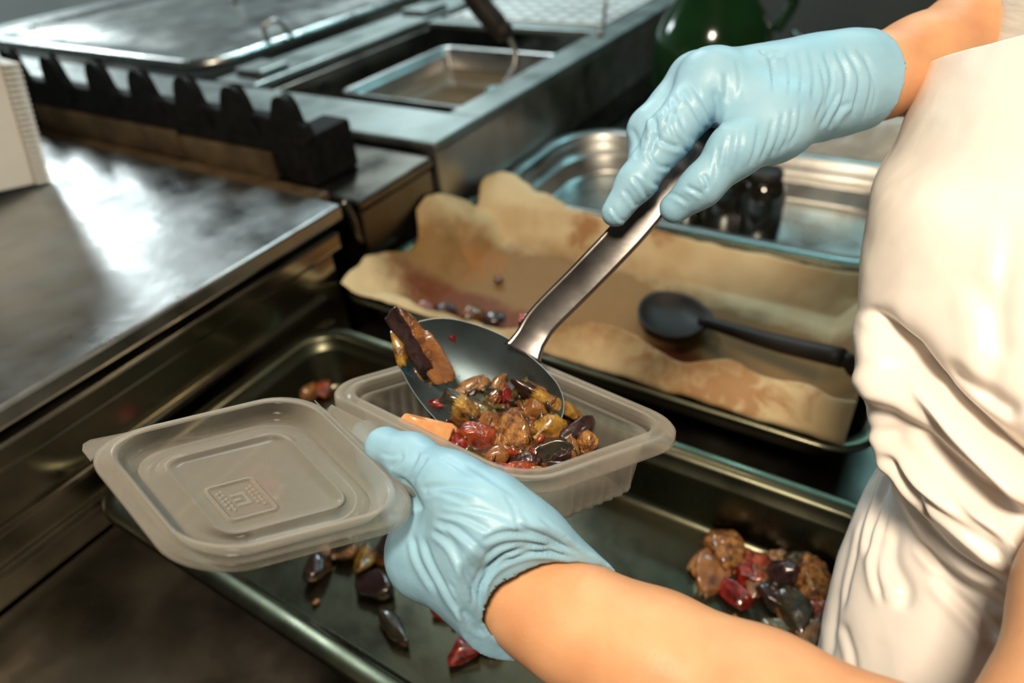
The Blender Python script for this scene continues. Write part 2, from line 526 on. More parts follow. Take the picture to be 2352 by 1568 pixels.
# body below the wells, then the top built as rails around two wells
box('body', (-2.7, 0.7795, -0.90), (-0.650, 2.20, 0.04), STEEL_DARK, b, 0.004)
box('side_panel', (-0.670, 0.7795, 0.0405), (-0.650, 2.20, ZB - 0.014), STEEL, b, 0.003)
box('front_panel', (-2.7, 0.7795, 0.0405), (-0.671, 0.795, ZB - 0.014), STEEL_DARK, b, 0.003)
box('top_rail', (-2.7, 0.777, ZB - 0.0135), (-0.648, 0.905, ZB), STEEL_MATTE, b, 0.004)
box('top_rail', (-0.715, 0.9055, ZB - 0.0135), (-0.648, 2.20, ZB), STEEL_MATTE, b, 0.004)
box('divider_rail', (-1.325, 0.9055, ZB - 0.0135), (-1.20, 2.20, ZB + 0.004), STEEL_MATTE, b, 0.005)
box('top_rail', (-2.7, 0.9055, ZB - 0.0135), (-2.52, 2.20, ZB), STEEL_MATTE, b, 0.004)
box('cross_bar', (-1.19, 1.47, ZB - 0.0135), (-0.716, 1.52, ZB), STEEL_MATTE, b, 0.004)
box('rail_clip', (-1.30, 0.94, ZB + 0.0045), (-1.215, 1.02, ZB + 0.020), STEEL_MATTE, b, 0.006)
box('rail_clip', (-1.30, 1.50, ZB + 0.0045), (-1.215, 1.60, ZB + 0.020), STEEL_MATTE, b, 0.006)
box('well_wall', (-1.19, 0.9055, 0.0405), (-1.178, 2.15, ZB - 0.014), STEEL_DARK, b, 0.002)


def gn_pan(name, x0, x1, y0, y1, ztop, depth, m, label, cat, rad=0.05, rim=0.016, group=None, floor_mat=None, draft=0.012, bead=0.004, ledge=None):
    """rectangular steel pan with rolled rim, drafted walls and a rounded floor edge"""
    cxm, cym = (x0 + x1) / 2, (y0 + y1) / 2; hw, hh = (x1 - x0) / 2, (y1 - y0) / 2
    e = empty(name, (cxm, cym, ztop - depth), label, cat, group)

    def ring(ins, z, r):
        return [(cxm + a, cym + c2, ztop + z) for a, c2 in rrect(hw - ins, hh - ins, max(r, 0.006), 8, 14)]
    t = 0.0015
    inner = [ring(0.000, -0.006, rad), ring(-0.001, -0.002, rad), ring(0.001, 0.0, rad), ring(0.003, 0.001, rad), ring(rim * .55, 0.0, rad - rim * .5), ring(rim, -0.0005, rad - rim),
             ring(rim + 0.003, -0.004, rad - rim - .002), ring(rim + 0.005, -0.012, rad - rim - .004)]
    inner.append(ring(rim + 0.005 + bead, -0.014, rad - rim - .006)); inner.append(ring(rim + 0.006 + bead, -0.017, rad - rim - .006))
    if ledge:
        inner += [ring(rim + 0.010 + bead, -ledge, rad - rim - .008), ring(rim + 0.020 + bead, -ledge - 0.002, rad - rim - .012), ring(rim + 0.022 + bead, -ledge - 0.006, rad - rim - .012)]
    fl = [ring(rim + 0.006 + draft, -depth + 0.008, rad - rim - .008), ring(rim + 0.008 + draft, -depth + 0.003, rad - rim - .009), ring(rim + 0.013 + draft, -depth + t, rad - rim - .012)]
    v, f = loft(inner + fl, True, False)
    # outer skin
    outer = [ring(0.000, -0.006, rad), ring(0.003, -0.005, rad), ring(rim + 0.0015, -0.005, rad - rim), ring(rim + 0.0035, -0.012, rad - rim - .002), ring(rim + 0.004 + draft, -depth + 0.006, rad - rim - .008), ring(rim + 0.011 + draft, -depth, rad - rim - .01)]
    vo, fo = loft([r[::-1] for r in outer], False, True)
    f = [q for q in f if len(q) == 4]
    o1 = obj('shell', *join((v, f), (vo, fo)), m, e)
    fr = ring(rim + 0.013 + draft, -depth + t, rad - rim - .012)
    inn = ring(rim + 0.022 + draft, -depth + t - 0.0002, rad - rim - .02)
    v2, f2 = loft([fr, inn], False, True)
    obj('floor_panel', v2, f2, floor_mat or m, e)
    return e


gn_pan('water_pan', -1.12, -0.745, 1.045, 1.44, 0.128, 0.085, STEEL, 'open steel pan of brown water in the steam table, holding the ladle', 'pan', 0.03, 0.012)
wv = [(-1.12 + 0.025 + (0.375 - 0.05) * a, 1.045 + 0.025 + (0.395 - 0.05) * c2, 0.083) for a, c2 in ((0, 0), (1, 0), (1, 1), (0, 1))]
wv2 = [(x, y, 0.075) for x, y, z in wv]
WATER = mat('brown_broth', (0.13, 0.085, 0.045), 0.10, 0, (0.17, 0.11, 0.06), 8)
oo = obj('broth', *loft([wv2, wv], True, True), WATER, smooth=False); tag(oo, 'murky brown broth filling the steam table pan', 'broth', kind='stuff')

# ladle leaning in the water pan
la = empty('ladle', tuple(P(1158, 205, 1.40)), 'ladle with thick black handle leaning in the water pan', 'ladle')
obj('shaft', *tube_vf(spline([P(1165, 78, 1.36), P(1183, 118, 1.375), P(1180, 155, 1.385), P(1160, 195, 1.40)], 20), 0.006), STEEL, la)
obj('handle', *tube_vf(spline([P(1168, 86, 1.358), P(1140, 55, 1.345), P(1105, 15, 1.33), P(1070, -40, 1.31)], 14), [0.010, 0.020, 0.023, 0.020, 0.022, 0.023, 0.023, 0.023, 0.023, 0.023, 0.023, 0.023, 0.022, 0.018]), BLACKP, la)
cb = P(1155, 205, 1.41)
obj('bowl', *lathe_vf(cb - [0, 0, 0.02], [(0.004, -0.012), (0.022, -0.008), (0.034, 0.004), (0.038, 0.02), (0.036, 0.02), (0.031, 0.004), (0.018, -0.004), (0.003, -0.006)], 24), STEEL, la)

# covered pan on the left well: low steel lid with rim and knob
ld = empty('pan_lid', (-1.93, 1.50, ZB), 'wide shiny steel pan lid with a knob, behind the grate', 'lid')


def lid_ring(ins, z, r):
    return [(-1.925 + a, 1.50 + c2, ZB + z) for a, c2 in rrect(0.53 - ins, 0.56 - ins, r, 8, 10)]


v, f = loft([lid_ring(0, 0.001, .09), lid_ring(0, 0.018, .09), lid_ring(0.01, 0.022, .085), lid_ring(0.05, 0.021, .06), lid_ring(0.06, 0.014, .055), lid_ring(0.10, 0.012, .04), lid_ring(0.13, 0.020, .03), lid_ring(0.30, 0.022, .02)], True, True)
LIDM = mat('polished_lid', (0.72, 0.74, 0.71), 0.30, 1.0, (0.6, 0.62, 0.6), 10, bump=0.6, bscale=9, bdist=0.006, rvar=0.06)
obj('cover', v, f, LIDM, ld)
obj('knob', *lathe_vf((-1.93, 1.48, ZB + 0.022), [(0.014, 0), (0.012, 0.015), (0.02, 0.024), (0.022, 0.034), (0.012, 0.042)], 20), STEEL, ld)
hb = tube_vf(spline([(-1.40, 1.13, ZB + 0.014), (-1.40, 1.13, ZB + 0.055), (-1.385, 1.16, ZB + 0.06), (-1.385, 1.19, ZB + 0.02)], 16), 0.006)
obj('latch', *hb, STEEL, ld)

# perforated tray over the far part of the right well
pt = empty('perforated_tray', (-0.95, 1.72, 0.15), 'bright perforated steel tray at the far end of the steam table', 'tray')
V, F = [], []
nx, ny = 9, 8; px0, px1, py0, py1 = -1.17, -0.722, 1.535, 1.95
cw, ch = (px1 - px0) / nx, (py1 - py0) / ny
for i in range(nx):
    for j in range(ny):
        x, y = px0 + (i + .5) * cw, py0 + (j + .5) * ch
        sq = [(-1, -1), (0, -1), (1, -1), (1, 0), (1, 1), (0, 1), (-1, 1), (-1, 0)]
        n0 = len(V)
        V += [(x + a * cw / 2, y + c2 * ch / 2, 0.172) for a, c2 in sq]
        V += [(x + 0.0125 * math.cos(math.radians(-135 + 45 * k)), y + 0.0125 * math.sin(math.radians(-135 + 45 * k)), 0.172) for k in range(8)]
        V += [(x + 0.0125 * math.cos(math.radians(-135 + 45 * k)), y + 0.0125 * math.sin(math.radians(-135 + 45 * k)), 0.166) for k in range(8)]
        for k in range(8):
            k2 = (k + 1) % 8
            F.append((n0 + k, n0 + k2, n0 + 8 + k2, n0 + 8 + k)); F.append((n0 + 8 + k, n0 + 8 + k2, n0 + 16 + k2, n0 + 16 + k))
PERF = mat('matte_white_steel', (0.80, 0.83, 0.82), 0.5, 0.2, (0.6, 0.63, 0.62), 12)
obj('perforated_plate', V, F, PERF, pt, smooth=False)
box('raised_edge', (-1.17, 1.523, 0.150), (-0.722, 1.534, 0.176), PERF, pt, 0.002)
box('raised_edge', (-1.17, 1.951, 0.150), (-0.722, 1.962, 0.186), PERF, pt, 0.002)
# thin rod with a ball tip
rd = empty('steel_rod', tuple(P(1384, 74, 1.47)), 'thin upright steel rod with a bright tip beside the perforated tray', 'rod')
obj('stem', *tube_vf([P(1384, 72, 1.47), P(1392, 0, 1.45), P(1398, -60, 1.43)], 0.004), STEEL, rd)
obj('ball_tip', *lathe_vf(P(1378, 76, 1.465) - [0, 0, .008], [(0.001, 0), (0.006, 0.002), (0.0085, 0.008), (0.006, 0.014), (0.001, 0.016)], 14), STEEL, rd)

# ---- far side of the counter -------------------------------------------------
gn_pan('deep_pan', -0.644, 0.05, 0.872, 1.225, 0.055, 0.071, STEEL, 'large deep steel pan with rounded corners behind the paper-lined tray', 'pan', 0.12, 0.02, ledge=0.032, draft=0.024, floor_mat=mat('pan_floor_steel', (0.60, 0.66, 0.64), 0.30, 1, (0.4, 0.42, 0.41), 9, bump=0.3, bscale=20, rvar=0.1))

gb = empty('oil_bottle', (-0.455, 1.50, Z0), 'big dark green oil bottle standing behind the gloved hand', 'bottle')
cbt = np.array([-0.455, 1.50, Z0])
obj('body', *lathe_vf(cbt, [(0.10, 0), (0.118, 0.006), (0.122, 0.03), (0.122, 0.17), (0.118, 0.20), (0.100, 0.235), (0.072, 0.275), (0.052, 0.31), (0.046, 0.33)], 48), GREENB, gb)
obj('cap', *lathe_vf(cbt + [0, 0, 0.3305], [(0.048, 0), (0.05, 0.004), (0.05, 0.03), (0.046, 0.035), (0.02, 0.036)], 32), YELLOW, gb)
obj('handle_loop', *tube_vf(spline([cbt + [0.055, 0.03, 0.30], cbt + [0.10, 0.06, 0.30], cbt + [0.135, 0.08, 0.25], cbt + [0.112, 0.065, 0.19]], 16), 0.012), GREENB, gb)

js = empty('oil_can', (-0.24, 1.50, Z0), 'dark squat oil can with a thin pale spout behind the far glove cuff', 'oil can')
obj('body', *lathe_vf((-0.24, 1.50, Z0), [(0.07, 0), (0.08, 0.004), (0.08, 0.10), (0.07, 0.12), (0.03, 0.135), (0.02, 0.137)], 40), DARKB, js)
obj('spout', *tube_vf([np.array([-0.24, 1.50, Z0 + 0.13]), P(1822, 72, 1.36), P(1850, 94, 1.35)], 0.006), STEEL, js)


def jar(x, y, r, h, label):
    e = empty('dark_jar', (x, y, -0.013), label, 'jar')
    obj('body', *lathe_vf((x, y, -0.013), [(r * .9, 0), (r, 0.006), (r, h * .72), (r * .8, h * .86), (r * .62, h * .9)], 36), DARKB, e)
    obj('lid', *lathe_vf((x, y, -0.013 + h * .9005), [(r * .7, 0), (r * .72, 0.003), (r * .72, h * .1), (r * .66, h * .115)], 36), BLACKP, e)


jar(-0.265, 1.035, 0.040, 0.135, 'dark glass jar under the far gloved hand, nearer the spoon')
jar(-0.205, 1.015, 0.034, 0.115, 'dark glass jar under the far gloved hand, nearer the apron')
jar(-0.330, 1.035, 0.028, 0.110, 'dark glass jar mostly hidden behind the gloved thumb and spoon handle')

# crumpled clear film behind the deep pan
fe = []
GX, GY = 34, 16
for j in range(GY):
    for i in range(GX):
        x = -0.33 + 0.46 * i / (GX - 1); y = 1.240 + 0.16 * j / (GY - 1)
        q = np.array([[x * 28, y * 28, 0.3]])
        z = 0.045 + 0.06 * math.sin(math.pi * j / (GY - 1)) + 0.09 * abs(fbm(q, 3, 5)[0]) + 0.03 * fbm(q * .5, 2, 9)[0]
        fe.append((x, y, z))
ff = [(j * GX + i, j * GX + i + 1, (j + 1) * GX + i + 1, (j + 1) * GX + i) for j in range(GY - 1) for i in range(GX - 1)]
fo = obj('film_bag', fe, ff, CLEARBAG, smooth=False, base=(-0.1, 1.31, 0.0)); tag(fo, 'crumpled clear plastic bag behind the far glove and apron', 'plastic bag')
so = fo.modifiers.new('solid', 'SOLIDIFY'); so.thickness = 0.0008
SNACK = mat('yellow_crisps', (0.55, 0.36, 0.06), 0.6, 0, (0.4, 0.25, 0.04), 40, bump=0.5, bscale=70)
v, f = lathe_vf((-0.02, 1.32, 0.0), [(0.03, 0), (0.055, 0.01), (0.06, 0.03), (0.045, 0.05), (0.02, 0.058)], 18)
v = [(x + .012 * math.sin(60 * y), y, z + .006 * math.sin(90 * x)) for x, y, z in v]
o = obj('yellow_filling', v, f, SNACK); o.parent = fo; o.location = ORG[o] - ORG[fo]

# ================================================================== PAPER-LINED TRAY
gn_pan('baking_tray', -0.643, 0.03, 0.512, 0.868, 0.060, 0.05, TRAY, 'shallow steel tray lined with stained baking paper', 'tray', 0.05, 0.014)

# the paper: a sheet pressed into the tray, its edges standing above the rim
PX0, PX1, PY0, PY1 = -0.621, 0.002, 0.519, 0.846
GX, GY = 220, 124
U, Wv = np.meshgrid(np.linspace(0, 1, GX), np.linspace(0, 1, GY))
X = PX0 + (PX1 - PX0) * U; Y = PY0 + (PY1 - PY0) * Wv
q = np.stack([X * 9, Y * 9, X * 0 + 1.7], -1); q2 = np.stack([X * 26, Y * 26, X * 0 + 4.1], -1); q3 = np.stack([X * 11, Y * 11, X * 0 + 7.7], -1)
n1 = fbm(q, 3, 11); n2 = np.abs(fbm(q2, 3, 21)); n3 = np.abs(fbm(q3, 2, 41))
dl, dr, df, db = X - PX0, PX1 - X, Y - PY0, PY1 - Y
corner = np.exp(-((dl + 0.6 * db) / 0.16) ** 2)
hl = (0.058 + 0.022 * np.sin(Wv * 11 + 0.4) * corner) * np.clip(1 - dl / 0.075, 0, 1) ** 1.1
hb_ = (0.052 + 0.012 * np.exp(-((U - 0.10) / 0.09) ** 2) - 0.008 * U) * np.clip(1 - db / 0.048, 0, 1) ** 1.1
Hf = 0.058 + 0.026 * np.clip(U * 1.6 - 0.15, 0, 1) + 0.008 * np.sin(11 * U + 0.6) + 0.016 * np.exp(-((U - 0.93) / 0.05) ** 2) + 0.05 * n1
ramp_ = np.clip((U - 0.36) / 0.14, 0, 1); ramp_ = ramp_ * ramp_ * (3 - 2 * ramp_)
Hf = 0.051 + (Hf - 0.051) * ramp_ + 0.004 * n1
crest = (0.030 + 0.030 * n3) * (0.45 + 0.55 * ramp_)
hf = np.where(df < crest, 0.051 + (Hf - 0.051) * (df / crest) ** 0.8, Hf * np.clip(1 - (df - crest) / (0.016 + 0.022 * ramp_), 0, 1) ** 1.05)
hr = 0.05 * np.clip(1 - dr / 0.05, 0, 1) ** 1.2
wall = np.maximum(np.maximum(hl, hb_), np.maximum(hf, hr))
wk = np.clip(wall / 0.02, 0, 1)
Z = 0.0135 + wall + (0.016 * n1 + 0.009 * n2) * (0.25 + wk) + 0.06 * n3 * corner - 0.003
crs = np.abs(np.sin((dl * 0.9 - db * 0.6) * 21 + 9 * n1)) * 0.016 * corner
Z = np.maximum(Z + crs, 0.0125)
over = np.clip((Z - 0.064) / 0.03, 0, 1)          # the part standing above the rim leans outwards
X = X - 0.026 * over * (dl < 0.06) * np.clip(1 - dl / 0.06, 0, 1); Y = Y + 0.030 * over * np.clip(1 - db / 0.05, 0, 1)
Y = Y + wk * over * (0.010 * n1) + 0.008 * np.sin(X * 42 + 6 * n1) * np.exp(-((df - 0.03) / 0.02) ** 2) * over
pv = np.stack([X, Y, Z], -1).reshape(-1, 3)
pf = [(j * GX + i, j * GX + i + 1, (j + 1) * GX + i + 1, (j + 1) * GX + i) for j in range(GY - 1) for i in range(GX - 1)]
PAPER = bpy.data.materials.new('baking_paper'); N, L, B = nodes_of(PAPER)
B.inputs['Roughness'].default_value = 0.62; B.inputs['Specular IOR Level'].default_value = 0.25
tc = N.new('ShaderNodeTexCoord')
n1 = N.new('ShaderNodeTexNoise'); n1.inputs['Scale'].default_value = 9; n1.inputs['Detail'].default_value = 6
L.new(tc.outputs['Object'], n1.inputs['Vector'])
r1 = ramp2(PAPER.node_tree, 0.42, 0.68, (0.56, 0.46, 0.28), (0.44, 0.32, 0.165)); L.new(n1.outputs['Fac'], r1.inputs[0])
n2 = N.new('ShaderNodeTexNoise'); n2.inputs['Scale'].default_value = 22; n2.inputs['Detail'].default_value = 8; n2.inputs['Roughness'].default_value = 0.65
L.new(tc.outputs['Object'], n2.inputs['Vector'])
sep = N.new('ShaderNodeSeparateXYZ'); L.new(tc.outputs['Object'], sep.inputs[0])


def blob_mask(cx_, cy_, rx, ry):
    """round mask around a spilled patch (object space of the sheet)"""
    def axis(out, c_, r_):
        a = N.new('ShaderNodeMath'); a.operation = 'SUBTRACT'; L.new(out, a.inputs[0]); a.inputs[1].default_value = c_
        d = N.new('ShaderNodeMath'); d.operation = 'DIVIDE'; L.new(a.outputs[0], d.inputs[0]); d.inputs[1].default_value = r_
        p = N.new('ShaderNodeMath'); p.operation = 'MULTIPLY'; L.new(d.outputs[0], p.inputs[0]); L.new(d.outputs[0], p.inputs[1])
        return p.outputs[0]
    a = N.new('ShaderNodeMath'); a.operation = 'ADD'; L.new(axis(sep.outputs[0], cx_, rx), a.inputs[0]); L.new(axis(sep.outputs[1], cy_, ry), a.inputs[1])
    s_ = N.new('ShaderNodeMath'); s_.operation = 'SUBTRACT'; s_.inputs[0].default_value = 1.0; L.new(a.outputs[0], s_.inputs[1]); s_.use_clamp = True
    return s_.outputs[0]


PORG = np.array([-0.33, 0.70, 0.0125])


def stain(prev, col, blobs, lo, hi, noise_out, amt=1.0):
    acc = None
    for bl in blobs:
        m_ = blob_mask(bl[0] - PORG[0], bl[1] - PORG[1], bl[2], bl[3])
        if acc is None: acc = m_
        else:
            a = N.new('ShaderNodeMath'); a.operation = 'MAXIMUM'; L.new(acc, a.inputs[0]); L.new(m_, a.inputs[1]); acc = a.outputs[0]
    mu = N.new('ShaderNodeMath'); mu.operation = 'MULTIPLY'; L.new(acc, mu.inputs[0]); L.new(noise_out, mu.inputs[1])
    mr = N.new('ShaderNodeMapRange'); mr.inputs[1].default_value = lo; mr.inputs[2].default_value = hi; mr.inputs[4].default_value = amt
    L.new(mu.outputs[0], mr.inputs[0])
    mx = N.new('ShaderNodeMix'); mx.data_type = 'RGBA'; L.new(mr.outputs[0], mx.inputs[0]); L.new(prev, mx.inputs[6]); mx.inputs[7].default_value = (*col, 1)
    return mx.outputs[2]


c_ = stain(r1.outputs[0], (0.20, 0.105, 0.03), [(-0.38, 0.665, 0.33, 0.17), (-0.16, 0.66, 0.25, 0.13)], 0.05, 0.24, n2.outputs['Fac'], 0.95)
c_ = stain(c_, (0.13, 0.035, 0.012), [(-0.49, 0.605, 0.16, 0.065), (-0.30, 0.60, 0.16, 0.06), (-0.20, 0.62, 0.10, 0.05)], 0.16, 0.36, n2.outputs['Fac'], 0.95)
n3_ = N.new('ShaderNodeTexNoise'); n3_.inputs['Scale'].default_value = 34; n3_.inputs['Detail'].default_value = 7; n3_.inputs['Distortion'].default_value = 1.2
L.new(tc.outputs['Object'], n3_.inputs['Vector'])
c_ = stain(c_, (0.27, 0.12, 0.035), [(-0.13, 0.545, 0.16, 0.07), (-0.04, 0.60, 0.10, 0.07), (-0.30, 0.852, 0.04, 0.035), (-0.42, 0.83, 0.05, 0.04), (-0.54, 0.72, 0.06, 0.09)], 0.30, 0.50, n3_.outputs['Fac'], 0.8)
L.new(c_, B.inputs['Base Color'])
B.inputs['Subsurface Weight'].default_value = 0.0
bp = N.new('ShaderNodeBump'); bp.inputs['Strength'].default_value = 0.5; bp.inputs['Distance'].default_value = 0.003
vo_ = N.new('ShaderNodeTexVoronoi'); vo_.feature = 'DISTANCE_TO_EDGE'; vo_.inputs['Scale'].default_value = 15
L.new(tc.outputs['Object'], vo_.inputs['Vector'])
ad_ = N.new('ShaderNodeMath'); ad_.operation = 'MULTIPLY_ADD'; L.new(vo_.outputs['Distance'], ad_.inputs[0]); ad_.inputs[1].default_value = 2.2; L.new(n2.outputs['Fac'], ad_.inputs[2])
L.new(ad_.outputs[0], bp.inputs['Height']); L.new(bp.outputs[0], B.inputs['Normal'])
po = obj('baking_paper', pv, pf, PAPER, base=PORG); tag(po, 'crumpled tan baking paper with brown grease stains lining the tray', 'baking paper')
so = po.modifiers.new('solid', 'SOLIDIFY'); so.thickness = 0.0006; so.offset = 1

# black serving spoon lying on the paper
bs = empty('serving_spoon', tuple(on_axis(1560, 730, 2, 0.03)), 'black nylon serving spoon lying on the stained baking paper', 'spoon')
h0 = on_axis(1610, 735, 2, 0.045); h1 = on_axis(1765, 782, 2, 0.062); h2 = on_axis(1935, 822, 2, 0.088); h3 = on_axis(1955, 850, 2, 0.074)
obj('handle', *tube_vf(spline([h0, h1, h2], 16), [0.007 + 0.0035 * min(1, k / 9) for k in range(16)], 12), BLACKP, bs)
obj('hook_end', *tube_vf(spline([h2, h2 + (h3 - h2) * .5 + [0.008, 0, 0], h3], 8), 0.0085, 12), BLACKP, bs)
rim = [on_axis(a, c2, 2, 0.034) for a, c2 in closed_spline([(1640, 735), (1600, 690), (1540, 672), (1490, 676), (1465, 705), (1475, 745), (1520, 772), (1585, 775)], 28)]
cen = np.mean(rim, 0)
rings = []
for k_, zz in ((1.0, 0.0), (0.97, 0.003), (0.9, 0.0), (0.7, -0.008), (0.4, -0.012), (0.1, -0.013)):
    rings.append([cen + (np.array(p) - cen) * k_ + [0, 0, zz] for p in rim])
low = [[cen + (np.array(p) - cen) * k_ + [0, 0, zz] for p in rim] for k_, zz in ((0.1, -0.016), (0.5, -0.015), (0.85, -0.005), (1.0, -0.001))]
v, f = loft(low + rings, True, True)
obj('bowl', v, f, BLACKP, bs)

# ================================================================== FOOD GENERATOR
FOODM = {}


def food_mat(name, c1, c2, rough=0.24, sc=120, bump=0.5, spots=None):
    m = mat(name, c1, rough, 0, c2, sc, 0.30, 0.70, bump=bump, bscale=480, bdist=0.002, coat=0.75, spec=0.45)
    m.node_tree.nodes['Principled BSDF'].inputs['Coat Roughness'].default_value = 0.07
    for nd in m.node_tree.nodes:
        if nd.type == 'VALTORGB':
            nd.color_ramp.elements[0].position = 0.36; nd.color_ramp.elements[1].position = 0.54
            e = nd.color_ramp.elements.new(0.68); e.color = (c2[0] * .22, c2[1] * .18, c2[2] * .2, 1)   # browned, charred spots
    FOODM[name] = m
    return m


food_mat('zucchini_flesh', (0.36, 0.215, 0.03), (0.20, 0.095, 0.014))
food_mat('dark_skin', (0.012, 0.013, 0.008), (0.03, 0.022, 0.01), 0.3, 120, 0.15)
food_mat('aubergine_flesh', (0.22, 0.085, 0.02), (0.09, 0.035, 0.012))
food_mat('aubergine_skin', (0.012, 0.007, 0.008), (0.03, 0.012, 0.012), 0.3, 120, 0.15)
food_mat('red_pepper', (0.25, 0.014, 0.008), (0.11, 0.008, 0.005), 0.18)
food_mat('tomato_orange', (0.28, 0.045, 0.012), (0.16, 0.025, 0.008), 0.18)
food_mat('onion_brown', (0.28, 0.14, 0.05), (0.15, 0.065, 0.02), 0.26)
food_mat('golden_crust', (0.36, 0.165, 0.035), (0.15, 0.055, 0.012), 0.34, 190, 1.0)
food_mat('olive_skin', (0.10, 0.085, 0.018), (0.05, 0.04, 0.01), 0.2)
food_mat('peach_flesh', (0.70, 0.36, 0.15), (0.60, 0.26, 0.10), 0.35, 40, 0.2)
food_mat('tan_flesh', (0.26, 0.11, 0.032), (0.17, 0.065, 0.018), 0.4, 60, 0.2)
_ico = {}


def ico(sub):
    if sub not in _ico:
        bm = bmesh.new(); bmesh.ops.create_icosphere(bm, subdivisions=sub, radius=1.0)
        bm.verts.ensure_lookup_table()
        _ico[sub] = (np.array([v_.co[:] for v_ in bm.verts]), [tuple(v_.index for v_ in f_.verts) for f_ in bm.faces]); bm.free()
    return _ico[sub]


def euler(rx, ry, rz):
    return np.array(Matrix.Rotation(rz, 3, 'Z') @ Matrix.Rotation(ry, 3, 'Y') @ Matrix.Rotation(rx, 3, 'X'))


def chunk(seed, pw, cuts=7, lump=0.20, sub=3):
    '''a cut piece: a rounded block with flat knife cuts, shrivelled a little'''
    rs = np.random.RandomState(seed + 1)
    v, f = ico(sub)
    w = v / (np.abs(v) ** pw).sum(1, keepdims=True) ** (1 / pw)
    w = w * (1 + 1.5 * lump * fbm(v * 1.3 + seed * 1.37, 2, seed % 50)[:, None])
    for _ in range(cuts):
        n_ = rs.normal(size=3); n_ /= np.linalg.norm(n_); off = rs.uniform(0.45, 0.85)
        e = w @ n_ - off
        w = w - np.where(e > 0, e * 0.93, 0)[:, None] * n_
    r_ = np.linalg.norm(w, axis=1, keepdims=True)
    w = w * (1 + lump * 1.1 * fbm(v * 3.1 + seed, 2, seed % 31)[:, None] - lump * 0.55 * np.abs(fbm(v * 6.5 + seed, 2, seed % 23))[:, None])
    w[:, 2] += rs.uniform(-.35, .35) * w[:, 0] ** 2 + rs.uniform(-.25, .25) * w[:, 0] * w[:, 1]
    return w, f


def food(name, pos, size, rot, flesh, skin, label, cat, group, power=3.0, rough=0.16, bend=0.0, seed=None, sub=3, up=None, skinz=0.45):
    """one cut vegetable piece: lumpy rounded block; the skin stays on one side"""
    seed = random.randint(0, 9999) if seed is None else seed
    w, f = chunk(seed, power, 7, rough, sub)
    w = w * 1.4
    fm = None
    mats = [FOODM[flesh]]
    if skin:
        cen = np.array([w[list(q)].mean(0) for q in f]); fm = (cen[:, 2] > skinz).astype(int); mats = [FOODM[flesh], FOODM[skin]]
    w = w * np.asarray(size)
    if bend:
        w[:, 2] += bend * (w[:, 0] / size[0]) ** 2 * size[2] * 2
    w = w @ euler(*rot).T
    o_ = obj(name, w + np.asarray(pos), f, None, mats=mats, fmat=fm, base=pos)
    tag(o_, label, cat, group)
    return o_


# ================================================================== LARGE TRAY BELOW THE HANDS
gn_pan('roasting_tray', -0.625, 0.074, 0.128, 0.466, 0.052, 0.068, TRAY, 'long roasting tray with leftover vegetables below the container', 'tray', 0.055, 0.016)
ZT = -0.0135


def on_tray(px, py, z=0.004):
    return on_axis(px, py, 2, ZT + z)


TG = 'leftover vegetables in the roasting tray'
R_ = random.uniform
cluster = [  # (px,py,size mm, flesh, skin, label)
    ('zucchini_chunk', 1660, 1270, (15, 12, 9), 'golden_crust', None, 'golden roasted chunk topping the right-hand heap in the roasting tray', 'zucchini'),
    ('onion_piece', 1635, 1315, (14, 10, 7), 'tan_flesh', None, 'limp brown onion piece at the left of the right-hand tray heap', 'onion'),
    ('pepper_strip', 1672, 1350, (7, 17, 5), 'red_pepper', None, 'bright red pepper strip hanging off the right-hand tray heap', 'pepper'),
    ('pepper_strip', 1715, 1310, (12, 8, 5), 'red_pepper', None, 'wide red pepper piece in the middle of the right-hand tray heap', 'pepper'),
    ('tomato_piece', 1755, 1312, (11, 9, 6), 'tomato_orange', None, 'orange tomato piece beside the black aubergine skin in the tray', 'tomato'),
    ('aubergine_piece', 1805, 1325, (11, 8, 13), 'aubergine_skin', None, 'pointed black aubergine skin standing up in the roasting tray', 'aubergine'),
    ('zucchini_chunk', 1855, 1345, (15, 13, 10), 'golden_crust', None, 'glistening golden chunk against the apron in the roasting tray', 'zucchini'),
    ('aubergine_piece', 1830, 1410, (17, 10, 7), 'aubergine_flesh', 'dark_skin', 'dark aubergine slice below the golden chunk by the apron', 'aubergine'),
    ('aubergine_piece', 1795, 1440, (13, 7, 4), 'olive_skin', None, 'flat dark peel lying above the forearm in the tray', 'aubergine'),
    ('pepper_strip', 1885, 1395, (9, 9, 7), 'tomato_orange', None, 'orange-red pepper bit tucked against the apron edge', 'pepper'),
    ('aubergine_piece', 1820, 1478, (13, 9, 5), 'aubergine_skin', None, 'black aubergine scrap touching the forearm outline', 'aubergine'),
    ('tomato_piece', 1700, 1278, (10, 8, 6), 'tomato_orange', None, 'orange tomato scrap behind the golden topmost chunk in the tray', 'tomato'),
    ('aubergine_piece', 1735, 1338, (12, 8, 5), 'aubergine_flesh', None, 'brown aubergine scrap under the wide red pepper piece', 'aubergine'),
    ('onion_piece', 1610, 1298, (8, 7, 5), 'golden_crust', None, 'small crusty bit at the left tip of the right-hand tray heap', 'onion'),
    ('onion_piece', 1780, 1290, (9, 7, 5), 'onion_brown', None, 'tan onion scrap behind the pointed black aubergine skin', 'onion'),
    ('zucchini_chunk', 1840, 1300, (12, 9, 7), 'zucchini_flesh', 'dark_skin', 'yellow zucchini chunk between black skin and apron', 'zucchini'),
    ('aubergine_piece', 1785, 1375, (12, 9, 6), 'aubergine_skin', None, 'dark wet peel in front of the pointed aubergine skin', 'aubergine'),
    ('onion_piece', 1860, 1455, (11, 8, 5), 'onion_brown', None, 'pale brown onion scrap at the apron edge above the forearm', 'onion'),
]
